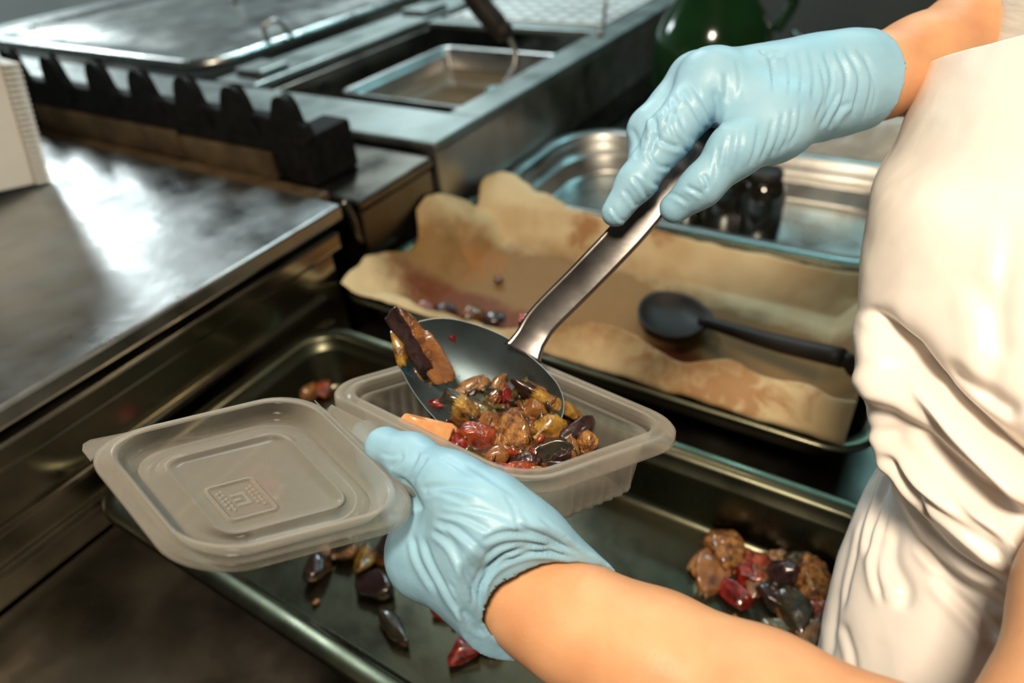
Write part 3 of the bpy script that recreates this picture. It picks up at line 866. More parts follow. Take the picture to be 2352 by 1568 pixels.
for nm, a, c2, sz, fl, sk, lb, ct in cluster:
    sz = np.array(sz) / 1000.
    sz = sz * 1.15
    food(nm, on_tray(a, c2, sz[2] * 0.95), sz, (R_(-.3, .3), R_(-.3, .3), R_(0, 3)), fl, sk, lb, ct, TG, 2.6, 0.30, sub=4)
left = [
    ('zucchini_chunk', 790, 1262, (13, 11, 8), 'golden_crust', 'dark_skin', 'golden zucchini chunk under the lid edge beside the glove', 'zucchini'),
    ('zucchini_chunk', 835, 1290, (13, 9, 8), 'zucchini_flesh', None, 'yellow zucchini chunk under the lid, left of the glove', 'zucchini'),
    ('aubergine_piece', 735, 1300, (16, 10, 8), 'aubergine_flesh', 'aubergine_skin', 'shiny aubergine piece catching light under the lid', 'aubergine'),
    ('onion_piece', 745, 1265, (9, 8, 6), 'onion_brown', None, 'small onion piece at the lid edge in the roasting tray', 'onion'),
    ('aubergine_piece', 870, 1335, (16, 13, 7), 'aubergine_skin', None, 'dark wet aubergine lump left of the gloved palm', 'aubergine'),
    ('aubergine_piece', 885, 1262, (14, 10, 8), 'aubergine_flesh', 'aubergine_skin', 'dark brown aubergine chunk touching the glove outline under the lid', 'aubergine'),
    ('aubergine_piece', 905, 1450, (17, 7, 5), 'aubergine_flesh', 'dark_skin', 'lone dark aubergine strip in front of the gloved wrist', 'aubergine'),
    ('pepper_strip', 1062, 1500, (12, 9, 6), 'red_pepper', None, 'lone dark red pepper piece nearest the forearm in the tray', 'pepper'),
    ('pepper_strip', 1020, 1395, (9, 8, 6), 'red_pepper', None, 'dark red pepper piece half under the glove', 'pepper'),
    ('pepper_strip', 1110, 1465, (12, 11, 6), 'aubergine_flesh', None, 'maroon pepper flake under the hanging glove cuff', 'pepper'),
    ('zucchini_chunk', 700, 900, (12, 11, 9), 'golden_crust', None, 'golden chunk at the far left end of the roasting tray', 'zucchini'),
    ('pepper_strip', 745, 890, (13, 9, 7), 'tomato_orange', None, 'orange pepper chunk behind the container hinge corner', 'pepper'),
    ('zucchini_chunk', 725, 872, (12, 9, 8), 'aubergine_flesh', 'dark_skin', 'brown chunk behind the hinge corner in the roasting tray', 'aubergine'),
    ('tomato_piece', 640, 905, (13, 10, 6), 'tomato_orange', None, 'dull red tomato piece seen over the open lid', 'tomato'),
    ('pepper_strip', 600, 1120, (22, 14, 6), 'red_pepper', None, 'red pepper slab showing pink through the open lid', 'pepper'),
]
for nm, a, c2, sz, fl, sk, lb, ct in left:
    sz = np.array(sz) / 1000.
    food(nm, on_tray(a, c2, sz[2] * 0.9), sz, (R_(-.3, .3), R_(-.3, .3), R_(0, 3)), fl, sk, lb, ct, TG, 2.6, 0.28)
for k, (a, c2) in enumerate([(1560, 1385), (1600, 1182), (965, 1370), (1040, 1437), (725, 1382), (1470, 1135), (1690, 1415)]):
    food('crumb', on_tray(a, c2, 0.0012), np.array([R_(.002, .0035), R_(.002, .003), .0016]), (0, 0, R_(0, 3)), 'tan_flesh', None, 'tiny tan crumb stuck to the bare steel of the roasting tray', 'crumb', 'crumbs in the roasting tray', 2.2, 0.2, sub=2)

PG = 'roasted bits left on the baking paper'
for k, (nm, a, c2, sz, fl, lb, ct) in enumerate([
    ('pepper_strip', 975, 705, (13, 10, 6), 'tomato_orange', 'rust red pepper bit at the left end of the paper stain', 'pepper'),
    ('aubergine_piece', 1025, 712, (16, 10, 7), 'aubergine_skin', 'black charred piece on the paper above the ladle tip', 'aubergine'),
    ('pepper_strip', 1075, 722, (16, 11, 7), 'aubergine_flesh', 'brown-red pepper slab on the paper behind the spoon bowl', 'pepper'),
    ('aubergine_piece', 1130, 735, (14, 10, 6), 'aubergine_skin', 'charred scrap on the paper near the spoon neck', 'aubergine'),
    ('tomato_piece', 1390, 777, (10, 8, 6), 'tomato_orange', 'small red-brown tomato bit before the black serving spoon', 'tomato'),
    ('aubergine_piece', 1440, 783, (9, 8, 6), 'aubergine_skin', 'small black scrap beside the black spoon bowl', 'aubergine'),
    ('onion_piece', 1145, 640, (9, 6, 3), 'aubergine_flesh', 'lone brown flake on the paper right of the crumpled corner', 'onion')]):
    sz = np.array(sz) / 1000.
    food(nm, on_axis(a, c2, 2, 0.018 + sz[2] * .7), sz, (R_(-.3, .3), R_(-.3, .3), R_(0, 3)), fl, None, lb, ct, PG, 2.5, 0.3)

# ================================================================== TAKEAWAY CONTAINER
CN = unit((-0.09, 0.30, 0.95)); CP0 = P(1160, 945, 0.40)
cL, cF, cR, cN = [on_plane(*q, CP0, CN) for q in ((723, 892), (1119, 779), (1604, 983), (1200, 1126))]
ce = empty('takeaway_container', tuple((cL + cR) / 2 - CN * 0.047), 'milky plastic takeaway container with open hinged lid, held in the near glove', 'container')
CWID, CLEN = np.linalg.norm(cN - cL), np.linalg.norm(cF - cL)      # along hinge, across


def cmap(x, y, z):
    """container space (metres from the rim centre, height) -> world"""
    u, w = x / CWID + .5, y / CLEN + .5
    return (1 - u) * (1 - w) * cL + u * (1 - w) * cN + u * w * cR + (1 - u) * w * cF + CN * z


def cring(ins, z, r, flute=0.0, k=10, m=44):
    pts = np.array(rrect(CWID / 2 - ins, CLEN / 2 - ins, r, k, m))
    if flute:
        c0 = pts.mean(0); s_ = np.r_[0, np.cumsum(np.linalg.norm(np.diff(pts, axis=0), axis=1))]
        t_ = np.roll(pts, -1, 0) - np.roll(pts, 1, 0); nn = np.stack([t_[:, 1], -t_[:, 0]], 1); nn /= np.linalg.norm(nn, axis=1)[:, None]
        ph = s_ * 2 * math.pi / 0.0088
        pts = pts + nn * (flute * (np.abs(np.sin(ph / 2)) - 0.5))[:, None]
    return [cmap(a, c2, z) for a, c2 in pts]


def solid(o_, t, off=-1):
    s_ = o_.modifiers.new('solid', 'SOLIDIFY'); s_.thickness = t; s_.offset = off
    return o_


rimr = [cring(0.0005, -0.0085, .030), cring(0.0, -0.007, .030), cring(0.0, -0.0015, .030), cring(0.0012, 0.0, .029), cring(0.0045, 0.0002, .027), cring(0.0056, -0.0012, .026),
        cring(0.0068, -0.0012, .025), cring(0.0078, 0.0004, .024), cring(0.0108, 0.0004, .022), cring(0.0122, -0.001, .021), cring(0.0128, -0.0075, .020)]
solid(obj('rim', *loft(rimr), PLASTIC, ce), 0.0007)
wallr = [cring(0.0128, -0.0076, .020), cring(0.0158, -0.0085, .019), cring(0.0163, -0.0105, .0185, 0.0002), cring(0.0168, -0.0125, .018, 0.0020), cring(0.019, -0.027, .017, 0.0024),
         cring(0.0205, -0.040, .016, 0.0024), cring(0.0215, -0.0432, .015, 0.0020), cring(0.0245, -0.0455, .013, 0.0)]
solid(obj('wall', *loft(wallr), PLASTIC_THIN, ce), 0.0006)
v, f = loft([cring(0.0247, -0.0456, .013), cring(0.034, -0.0458, .010), cring(0.05, -0.0456, .006)], False, True)
solid(obj('base', v, f, PLASTIC_THIN, ce), 0.0006)

# the lid, hinged along the L-N edge and folded right back
LN = unit((0.0, 0.30, 0.955)); LP0 = P(700, 900, 0.425)
lO, lH, lK, lB = [on_plane(*q, LP0, LN) for q in ((176, 1024), (700, 897), (1003, 1190), (428, 1340))]   # outer far, hinge far, hinge near, outer near
LW, LH_ = np.linalg.norm(lB - lO), np.linalg.norm(lH - lO)


def lmap(x, y, z):
    """lid space: x along the hinge direction, y from the outer edge to the hinge"""
    u, w = x / LW + .5, y / LH_ + .5
    return (1 - u) * (1 - w) * lO + u * (1 - w) * lB + u * w * lK + (1 - u) * w * lH + LN * z


def lring(ins, z, r, k=10, m=10, bow=0.0):
    pts = rrect(LW / 2 - ins, LH_ / 2 - ins, r, k, m)
    return [lmap(a, c2, z) for a, c2 in pts]


lrr = [lring(0.0, -0.0015, .030), lring(0.0, 0.0012, .030), lring(0.0012, 0.0022, .0295), lring(0.0045, 0.0018, .0285), lring(0.0055, 0.004, .028), lring(0.0062, 0.0052, .0277), lring(0.0085, 0.0054, .027), lring(0.0098, 0.0034, .0262),
       lring(0.0105, 0.0, .0255), lring(0.0125, -0.003, .024), lring(0.0165, -0.0048, .022)]
lidrim = solid(obj('lid_rim', *loft(lrr), PLASTIC, ce), 0.0007)
lpr = [lring(0.0165, -0.0049, .022), lring(0.021, -0.0052, .024), lring(0.027, -0.0052, .018), lring(0.0285, -0.0038, .010), lring(0.0300, -0.0036, .008), lring(0.0315, -0.0052, .007), lring(0.036, -0.0055, .005)]
v, f = loft(lpr, False, True)
lidp = solid(obj('lid_panel', v, f, PLASTIC, ce), 0.0007)
# embossed plaque with its small moulded marks
PLQX, PLQY = 0.012, -0.0125


def plq(x, y, z):
    return lmap(PLQX + x, PLQY + y, z)


q_out = [plq(a, c2, -0.0040) for a, c2 in rrect(0.0155, 0.0125, .003, 5, 3)]; q_o0 = [plq(a, c2, -0.0054) for a, c2 in rrect(0.0158, 0.0128, .003, 5, 3)]
q_in = [plq(a, c2, -0.0040) for a, c2 in rrect(0.0144, 0.0114, .0025, 5, 3)]; q_i0 = [plq(a, c2, -0.0054) for a, c2 in rrect(0.0141, 0.0111, .0024, 5, 3)]
v, f = loft([q_o0, q_out, q_in, q_i0])
plaque = obj('plaque_border', v, f, PLASTIC, lidp)
ORG[plaque] = ORG[ce]


def mark_box(x0, y0, x1, y1, h=0.0009):
    b0 = -0.0054
    pts = [plq(x, y, z) for z in (b0, b0 + h) for x, y in ((x0, y0), (x1, y0), (x1, y1), (x0, y1))]
    return pts, [(0, 3, 2, 1), (4, 5, 6, 7), (0, 1, 5, 4), (1, 2, 6, 5), (2, 3, 7, 6), (3, 0, 4, 7)]


marks = []
for yy, runs in ((0.0085, (-.009, -.006, -.0025, .0005, .0035, .0065)), (0.0062, (-.008, -.005, -.002, .001, .004)), (-0.0062, (-.0105, -.0075, -.004, -.001, .0025, .0055)), (-0.0084, (-.0095, -.006, -.003, .0005, .004))):
    for x_ in runs:
        marks.append(mark_box(x_, yy - 0.0005, x_ + 0.0020, yy + 0.0005))
marks += [mark_box(-0.005, -0.0035, -0.0035, 0.0035), mark_box(0.0035, -0.0035, 0.005, 0.0035), mark_box(-0.0035, 0.0022, 0.0035, 0.0035), mark_box(-0.0009, -0.0035, 0.0005, 0.0)]
mk = obj('moulded_marks', *join(*marks), PLASTIC, lidp, smooth=False)
# opening tab at the lid's far outer corner
tb = [lmap(-LW / 2 + 0.020, -LH_ / 2 + 0.0006, 0.0012), lmap(-LW / 2 + 0.009, -LH_ / 2 + 0.0002, 0.002), lmap(-LW / 2 + 0.004, -LH_ / 2 + 0.002, 0.0025), lmap(-LW / 2 + 0.0012, -LH_ / 2 + 0.006, 0.0025), lmap(-LW / 2 + 0.0004, -LH_ / 2 + 0.024, 0.0012), lmap(-LW / 2 + 0.0085, -LH_ / 2 + 0.0095, 0.0012)]
tb2 = [p - LN * 0.001 for p in tb]
v, f = loft([tb2, tb], True, True)
obj('lid_tab', v, f, PLASTIC, ce, smooth=False)
# hinge strip between rim and lid
ha, hb2 = [], []
for t_ in np.linspace(0.10, 0.86, 20):
    ha.append(cmap(-CWID / 2 + CWID * t_, -CLEN / 2 + 0.0005, -0.006)); hb2.append(lmap(-LW / 2 + LW * t_, LH_ / 2 - 0.0005, 0.0))
mid = [(a + c2) / 2 - (CN + LN) * 0.0032 for a, c2 in zip(ha, hb2)]
v, f = loft([ha, mid, hb2], closed=False)
solid(obj('hinge', v, f, PLASTIC, ce), 0.0006)

# ================================================================== SPOON
SPN = unit(-FWD * 0.86 + np.array([0, 0, 0.45]) + RIGHT * -0.05); SPP = P(1100, 885, 0.432)
outline = closed_spline([(1204, 806), (1165, 775), (1100, 747), (1030, 730), (968, 735), (924, 757), (906, 790), (914, 832), (938, 882), (968, 926), (1000, 962), (1040, 1000), (1090, 1030), (1150, 1042), (1210, 1032), (1258, 1003), (1290, 962), (1296, 922), (1284, 886), (1262, 858), (1238, 834)], 72)
srim = [on_plane(a, c2, SPP, SPN) for a, c2 in outline]; scen = np.mean(srim, 0)


def sp_ring(k, dz):
    return [scen + (p - scen) * k - SPN * dz for p in srim]


BD = 0.024
ks = [1.0, 0.985, 0.95, 0.88, 0.78, 0.66, 0.52, 0.36, 0.18, 0.04]
front = [sp_ring(k, BD * (1 - k ** 2.4)) for k in ks]; back = [sp_ring(k, BD * (1 - k ** 2.4) + 0.0012) for k in reversed(ks)]
se = empty('ladle_spoon', tuple(scen - SPN * BD), 'large steel serving spoon held by the far glove, tipping vegetables', 'spoon')
v, f = loft(back + front, True, True)
obj('bowl', v, f, BOWLM, se)
hp = spline([(1200, 812, .4365), (1222, 772, .4372), (1252, 728, .4362), (1340, 640, .4300), (1440, 535, .4230), (1520, 440, .4185), (1600, 345, .4195), (1680, 255, .429)], 48)
hw = np.interp(np.linspace(0, 1, 48), [0, 0.05, 0.12, 0.3, 0.6, 1], [48, 42, 37, 38, 40, 42])
rows = []
for k in range(48):
    a, c2, d_ = hp[k]; t_ = hp[min(k + 1, 47)] - hp[max(k - 1, 0)]; tn = np.array([-t_[1], t_[0]]); tn = tn / np.linalg.norm(tn)
    cpt = P(a, c2, d_); sd = (RIGHT * tn[0] - UPV * tn[1]); wv_ = hw[k] * d_ / FPX
    th3 = unit(P(*hp[min(k + 1, 47)]) - P(*hp[max(k - 1, 0)])); sd = unit(sd - th3 * (sd @ th3)); nr = np.cross(th3, sd)
    if nr @ FWD > 0: nr = -nr
    row = []
    for s_ in np.linspace(-1, 1, 9): row.append(cpt + sd * wv_ * s_ + nr * 0.0012 * s_ * s_)
    for s_ in np.linspace(1, -1, 9): row.append(cpt + sd * wv_ * s_ * .985 - nr * (0.0022 - 0.0012 * s_ * s_))
    rows.append(row)
v, f = loft(rows, True, True)
obj('handle', v, f, SPOONM, se)

# ================================================================== FOOD IN THE CONTAINER AND ON THE SPOON
HP0 = CP0 - CN * 0.0215


def heap_depth(px, py):
    return project(on_plane(px, py, HP0, CN))[2]


def bowl_depth(px, py):
    """depth of the spoon's hollow at this direction, or a large number outside it"""
    p = on_plane(px, py, SPP, SPN); r_ = np.array(srim)
    dv = p - scen
    ang = np.array([(q - scen) for q in srim]); cosv = (ang @ dv) / (np.linalg.norm(ang, axis=1) * np.linalg.norm(dv) + 1e-9)
    k = np.linalg.norm(dv) / np.linalg.norm(ang[np.argmax(cosv)])
    if k > 0.98: return 9.0
    return project(on_plane(px, py, SPP - SPN * BD * (1 - k ** 2.4), SPN))[2]


def surf_depth(px, py):
    return min(heap_depth(px, py), bowl_depth(px, py))


# soft mass of small bits and sauce filling below the pieces
mass_poly = closed_spline([(1010, 915), (1060, 885), (1130, 880), (1200, 888), (1262, 905), (1305, 950), (1345, 990), (1372, 1035), (1330, 1065), (1230, 1092), (1130, 1100), (1040, 1075), (960, 1020), (985, 975)], 64)
mc = mass_poly.mean(0)
rg = []
for k in (1.0, 0.93, 0.82, 0.68, 0.52, 0.36, 0.2, 0.06):
    ring = []
    for q in mass_poly:
        a, c2 = mc + (q - mc) * k
        d_ = surf_depth(a, c2) + 0.006
        nz_ = fbm(np.array([[a / 22, c2 / 22, 3.3]]), 3, 8)[0]
        ring.append(P(a, c2, d_ - 0.010 * (1 - k ** 3) - 0.012 * nz_))
    rg.append(ring)
rb = [[p + FWD * 0.012 for p in rg[0]]]
MASS = mat('vegetable_sauce', (0.022, 0.007, 0.004), 0.2, 0, (0.10, 0.03, 0.008), 150, bump=1.0, bscale=240, bdist=0.003, coat=0.5)
v, f = loft(rb + rg, True, True)
mo = obj('vegetable_sauce', v, f, MASS); tag(mo, 'wet mass of small roasted bits and sauce in the container', 'vegetable sauce', kind='stuff')

CG = 'roasted vegetables in the takeaway container'
fd = [  # name, px, py, size px (half), in-plane angle deg, thickness, flesh, skin, power, label, cat
    ('zucchini_chunk', 1068, 945, 38, 31, 25, 20, 'zucchini_flesh', 'dark_skin', 4, 'yellow zucchini cube with dark skin at the left of the heap', 'zucchini'),
    ('pepper_strip', 1030, 929, 30, 9, 8, 10, 'red_pepper', None, 3, 'bright red pepper strip atop the yellow zucchini cube', 'pepper'),
    ('onion_piece', 1088, 890, 34, 15, -22, 10, 'onion_brown', None, 2.5, 'pale curled onion slice at the top left of the heap', 'onion'),
    ('pepper_strip', 1146, 892, 12, 26, 12, 8, 'onion_brown', None, 3, 'pointed orange sliver standing up at the top of the heap', 'pepper'),
    ('pepper_strip', 1165, 915, 12, 27, -28, 9, 'red_pepper', None, 2.6, 'narrow crimson pepper strip beside the orange sliver', 'pepper'),
    ('zucchini_chunk', 1122, 912, 22, 20, 10, 9, 'dark_skin', None, 3, 'dark green zucchini peel below the orange sliver', 'zucchini'),
    ('zucchini_chunk', 1120, 945, 45, 13, 48, 12, 'olive_skin', 'dark_skin', 3, 'long dark zucchini strip lying diagonally across the heap', 'zucchini'),
    ('onion_piece', 1188, 908, 14, 32, 12, 9, 'olive_skin', None, 2.5, 'upright olive onion sliver near the spoon neck side of the heap', 'onion'),
    ('zucchini_chunk', 1255, 924, 58, 15, 27, 12, 'zucchini_flesh', 'aubergine_skin', 3, 'long yellow-green zucchini wedge reaching to the right of the heap', 'zucchini'),
    ('aubergine_piece', 1228, 898, 30, 10, 20, 9, 'aubergine_flesh', None, 2.6, 'brown aubergine scrap on top of the long zucchini wedge', 'aubergine'),
    ('tomato_piece', 1095, 1010, 42, 24, 18, 15, 'tomato_orange', None, 2.6, 'glossy orange-red tomato piece in front of the zucchini cube', 'tomato'),
    ('onion_piece', 1122, 982, 20, 23, 30, 11, 'tan_flesh', None, 2.5, 'dull tan piece just above the glossy tomato', 'onion'),
    ('zucchini_chunk', 1176, 1012, 32, 42, 12, 20, 'golden_crust', None, 2.6, 'large golden crusted chunk in the centre front of the heap', 'zucchini'),
    ('onion_piece', 1175, 958, 26, 12, 8, 12, 'golden_crust', None, 2.5, 'small golden crumbly piece above the large golden chunk', 'onion'),
    ('zucchini_chunk', 1228, 948, 26, 24, 20, 14, 'tan_flesh', None, 2.6, 'rounded brown chunk right of centre in the heap', 'zucchini'),
    ('zucchini_chunk', 1252, 985, 30, 33, 40, 16, 'zucchini_flesh', None, 2.6, 'wrinkled amber chunk right of the large golden chunk', 'zucchini'),
    ('aubergine_piece', 1318, 990, 36, 15, -28, 12, 'aubergine_skin', None, 2.8, 'pointed black aubergine peel at the right of the heap', 'aubergine'),
    ('aubergine_piece', 1262, 1042, 34, 20, -15, 14, 'dark_skin', None, 2.6, 'black glossy peel near the front wall of the container', 'aubergine'),
    ('onion_piece', 1348, 1020, 16, 20, 10, 13, 'golden_crust', None, 2.5, 'crumbly light brown bit at the far right of the heap', 'onion'),
    ('onion_piece', 1315, 1032, 10, 20, -8, 9, 'onion_brown', None, 2.6, 'upright tan sliver between the black peels', 'onion'),
    ('aubergine_piece', 1296, 1050, 18, 15, 0, 12, 'aubergine_flesh', 'aubergine_skin', 2.5, 'small dark aubergine cube behind the front rim', 'aubergine'),
    ('aubergine_piece', 1215, 1062, 22, 14, 30, 10, 'aubergine_skin', None, 2.6, 'dark peel below the large golden chunk', 'aubergine'),
    ('tomato_piece', 1190, 1078, 30, 12, -8, 10, 'tomato_orange', None, 2.5, 'orange tomato piece pressed against the front wall', 'tomato'),
    ('pepper_strip', 1138, 1078, 26, 13, 5, 10, 'red_pepper', None, 2.5, 'dark red pepper bit next to the gloved thumb base', 'pepper'),
    ('pepper_strip', 1218, 1055, 8, 16, 15, 7, 'red_pepper', None, 2.6, 'tiny red pepper sliver under the large golden chunk', 'pepper'),
    ('zucchini_chunk', 1085, 1050, 38, 14, 22, 10, 'olive_skin', 'dark_skin', 2.6, 'olive brown strip along the gloved thumb', 'zucchini'),
    ('pepper_strip', 1050, 1020, 16, 22, 20, 9, 'red_pepper', None, 2.6, 'dark red pepper wedge beside the pale peach slice', 'pepper'),
    ('potato_slice', 988, 998, 50, 28, 28, 12, 'peach_flesh', None, 3, 'pale peach-coloured potato slice beside the gloved thumb', 'potato'),
    ('aubergine_piece', 1205, 985, 14, 18, 60, 8, 'aubergine_skin', None, 2.6, 'black curl between the golden and amber chunks', 'aubergine'),
    ('onion_piece', 1135, 1052, 22, 16, -30, 11, 'tan_flesh', None, 2.6, 'brown onion lump left of the large golden chunk', 'onion'),
    ('aubergine_piece', 1150, 975, 14, 26, 35, 8, 'aubergine_skin', None, 2.6, 'dark curl left of the small golden crumbly piece', 'aubergine'),
    ('aubergine_piece', 1290, 958, 30, 10, 40, 8, 'aubergine_skin', None, 2.6, 'black peel hanging below the long zucchini wedge', 'aubergine'),
    # on the spoon
    ('aubergine_piece', 955, 808, 27, 66, -26, 12, 'aubergine_flesh', 'aubergine_skin', 3, 'dark aubergine slice stuck to the left edge of the spoon', 'aubergine'),
    ('aubergine_piece', 992, 803, 24, 52, -22, 8, 'tan_flesh', None, 3, 'flat tan aubergine slice inside the spoon bowl', 'aubergine'),
    ('zucchini_chunk', 920, 800, 14, 28, -20, 10, 'zucchini_flesh', None, 3, 'yellow zucchini edge poking over the spoon rim', 'zucchini'),
    ('onion_piece', 972, 845, 14, 30, -32, 10, 'golden_crust', None, 2.6, 'shiny brown morsel below the dark slice on the spoon', 'onion'),
    ('pepper_strip', 1040, 763, 12, 20, -15, 6, 'red_pepper', None, 4, 'single red pepper fleck high on the spoon bowl', 'pepper'),
    ('tomato_piece', 1208, 735, 17, 19, 20, 10, 'tomato_orange', None, 2.5, 'glistening red tomato bit behind the spoon neck', 'tomato'),
]
CAMBASIS = np.stack([RIGHT, UPV, -FWD], 1)
for nm, a, c2, sx, sy, ang, th, fl, sk, pw, lb, ct in fd:
    d_ = surf_depth(a, c2)
    if (a, c2) == (988, 998): d_ = heap_depth(a, c2) - 0.006
    if (a, c2) == (1208, 735): d_ = 0.450
    if (a, c2) in ((920, 800), (955, 808), (992, 803)): d_ = min(d_ - 0.004, 0.436)
    s_ = d_ / FPX
    sz = np.array([sx * s_, sy * s_, th * s_])
    seed = random.randint(0, 999)
    w, f = chunk(seed, pw, 6, 0.26, 4)
    fm = None; mats = [FOODM[fl]]
    if sk:
        cn_ = np.array([w[list(q)].mean(0) for q in f])
        fm = ((cn_[:, 0] < -0.42) | (cn_[:, 1] < -0.72)).astype(int); mats = [FOODM[fl], FOODM[sk]]
        if nm == 'aubergine_piece' and fl == 'aubergine_flesh': fm = (cn_[:, 0] < 0.45).astype(int)
    w = w * sz * np.array([1.62, 1.62, 1.75])
    an = math.radians(-ang); rz = np.array([[math.cos(an), -math.sin(an), 0], [math.sin(an), math.cos(an), 0], [0, 0, 1]])
    tilt = euler(R_(-.3, .3), R_(-.3, .3), 0)
    w = w @ tilt.T @ rz.T @ CAMBASIS.T
    lift = sz[2] * 0.95 + 0.002
    if c2 < 880: lift = sz[2] * 0.6
    pos = P(a, c2, d_ - lift)
    oo = obj(nm, w + pos, f, None, mats=mats, fmat=fm, base=pos)
    tag(oo, lb, ct, CG if c2 > 870 else 'vegetable bits on the serving spoon')
# small bits pressed between the larger pieces
for k in range(64):
    t_ = R_(0, 2 * math.pi); rr = math.sqrt(R_(0, 1)) * 0.92
    q = mass_poly[int(t_ / (2 * math.pi) * 63.9)]
    a, c2 = mc + (q - mc) * rr
    d_ = surf_depth(a, c2) - 0.009 * (1 - rr ** 3) - R_(0, 0.004)
    fl = random.choice(['aubergine_skin', 'aubergine_flesh', 'aubergine_skin', 'golden_crust', 'olive_skin', 'tan_flesh', 'dark_skin', 'tomato_orange'])
    sz = np.array([R_(12, 22), R_(7, 13), R_(4, 7)]) * d_ / FPX
    food('vegetable_bit', P(a, c2, d_), sz, (R_(0, 3), R_(0, 3), R_(0, 3)), fl, None, 'small chopped vegetable bit wedged between larger pieces in the container', 'vegetable', 'small bits between the larger vegetables', 2.6, 0.25, sub=2)
for k in range(34):
    ang = R_(0, 2 * math.pi); rr = math.sqrt(R_(0.0, 0.85))
    q = outline[int(ang / (2 * math.pi) * 71.9)]; ocn = np.array([1095, 880.])
    a, c2 = ocn + (q - ocn) * rr
    if c2 > 930: c2 = 1740 - c2
    d_ = bowl_depth(a, c2)
    if d_ > 1: continue
    s_ = R_(1.6, 3.2) * d_ / FPX
    food('seasoning_speck', P(a, c2, d_ - 0.0004), np.array([s_, s_ * R_(.7, 1.2), s_ * .6]), (0, 0, R_(0, 3)), random.choice(['tan_flesh', 'aubergine_skin', 'tan_flesh', 'onion_brown']), None, 'tiny seasoning speck clinging to the inside of the spoon bowl', 'crumb', 'seasoning specks in the spoon', 2.2, 0.15, sub=1)

# ================================================================== PERSON
pe = empty('person', (0.20, 0.36, -0.92), 'person in white apron and blue gloves filling the container', 'person')


def pr(px, py, d, r):
    return P(px, py, d), r * d / FPX


# ---- bare arms, shoulders and trunk: one continuous body ------------
near_arm = [pr(1165, 1335, .334, 100), pr(1235, 1382, .326, 116), pr(1330, 1437, .312, 130), pr(1500, 1517, .294, 150), pr(1750, 1642, .272, 180), pr(2050, 1795, .254, 200), pr(2330, 1940, .245, 205)]
near_up = [pr(2330, 1940, .245, 205), pr(2490, 1700, .255, 185), pr(2575, 1400, .275, 185), pr(2720, 950, .33, 190)]
far_arm = [pr(1925, 195, .438, 84), pr(2010, 180, .448, 90), pr(2110, 150, .462, 104), pr(2240, 98, .482, 120), pr(2420, 10, .515, 132), pr(2640, -90, .56, 138)]
far_up = [pr(2640, -90, .56, 138), pr(2780, 40, .60, 150)]
trunk = [(np.array([0.285, 0.44, 0.52]), 0.09), (np.array([0.285, 0.44, 0.36]), 0.09), (np.array([0.28, 0.44, 0.12]), 0.09), (np.array([0.28, 0.44, -0.05]), 0.09)]


def chain(p, pts, d, k):
    for (a, ra), (b_, rb_) in zip(pts[:-1], pts[1:]):
        e = cone_sdf(p, a, b_, ra, rb_)
        d = e if d is None else smin(d, e, k)
    return d


def body_sdf(p):
    d = chain(p, near_arm, None, 0.012)
    d = smin(d, chain(p, near_up, None, 0.02), 0.02)
    e = chain(p, far_arm, None, 0.012); e = smin(e, chain(p, far_up, None, 0.02), 0.02)
    t_ = chain(p, trunk, None, 0.03)
    t_ = smin(t_, cone_sdf(p, near_up[-1][0], trunk[0][0], near_up[-1][1], 0.07), 0.04)
    t_ = smin(t_, cone_sdf(p, far_up[-1][0], trunk[0][0], far_up[-1][1], 0.07), 0.04)
    return np.minimum(smin(d, t_, 0.03), smin(e, t_, 0.03))


pts_all = np.array([q[0] for q in near_arm + near_up + far_arm + far_up + trunk])
v, f = surface_nets(body_sdf, pts_all.min(0) - 0.11, pts_all.max(0) + 0.11, 0.0055)
v = relax(v, f, 3)
obj('body', v, f, SKIN, pe)

# ---- glove on the near hand (holds the container) ----------------------
nh = {}
W_ = pr(1222, 1368, .320, 118)
CM = pr(1165, 1270, .312, 104); TH = pr(1105, 1178, .314, 92); MC = pr(1035, 1108, .328, 62); IPJ = pr(945, 1052, .352, 47); TIP = pr(882, 1024, .366, 42)
IM = pr(990, 1275, .345, 76)
fing = []
for q in (((985, 1262, .352, 70), (915, 1150, .400, 46), (868, 1060, .420, 38), (842, 1000, .428, 33)),
          ((1010, 1262, .375, 62), (960, 1130, .440, 42), (930, 1040, .470, 36), (920, 990, .480, 30)),
          ((1040, 1262, .395, 56), (1020, 1130, .460, 40), (1010, 1040, .495, 34), (1005, 990, .505, 29)),
          ((1080, 1270, .405, 52), (1080, 1160, .455, 36), (1075, 1090, .485, 31), (1070, 1045, .498, 27))):
    fing.append([pr(*z_) for z_ in q])
_a, _b, _c = P(1372, 1312, .318), P(1178, 1492, .323), P(1160, 1322, .301)
NCUT = _c; NAX = unit(np.cross(_b - _a, _c - _a)); NAX = NAX * (1 if NAX @ (near_arm[2][0] - near_arm[0][0]) > 0 else -1)
NCAX = unit(NAX + 0.02 * RIGHT)


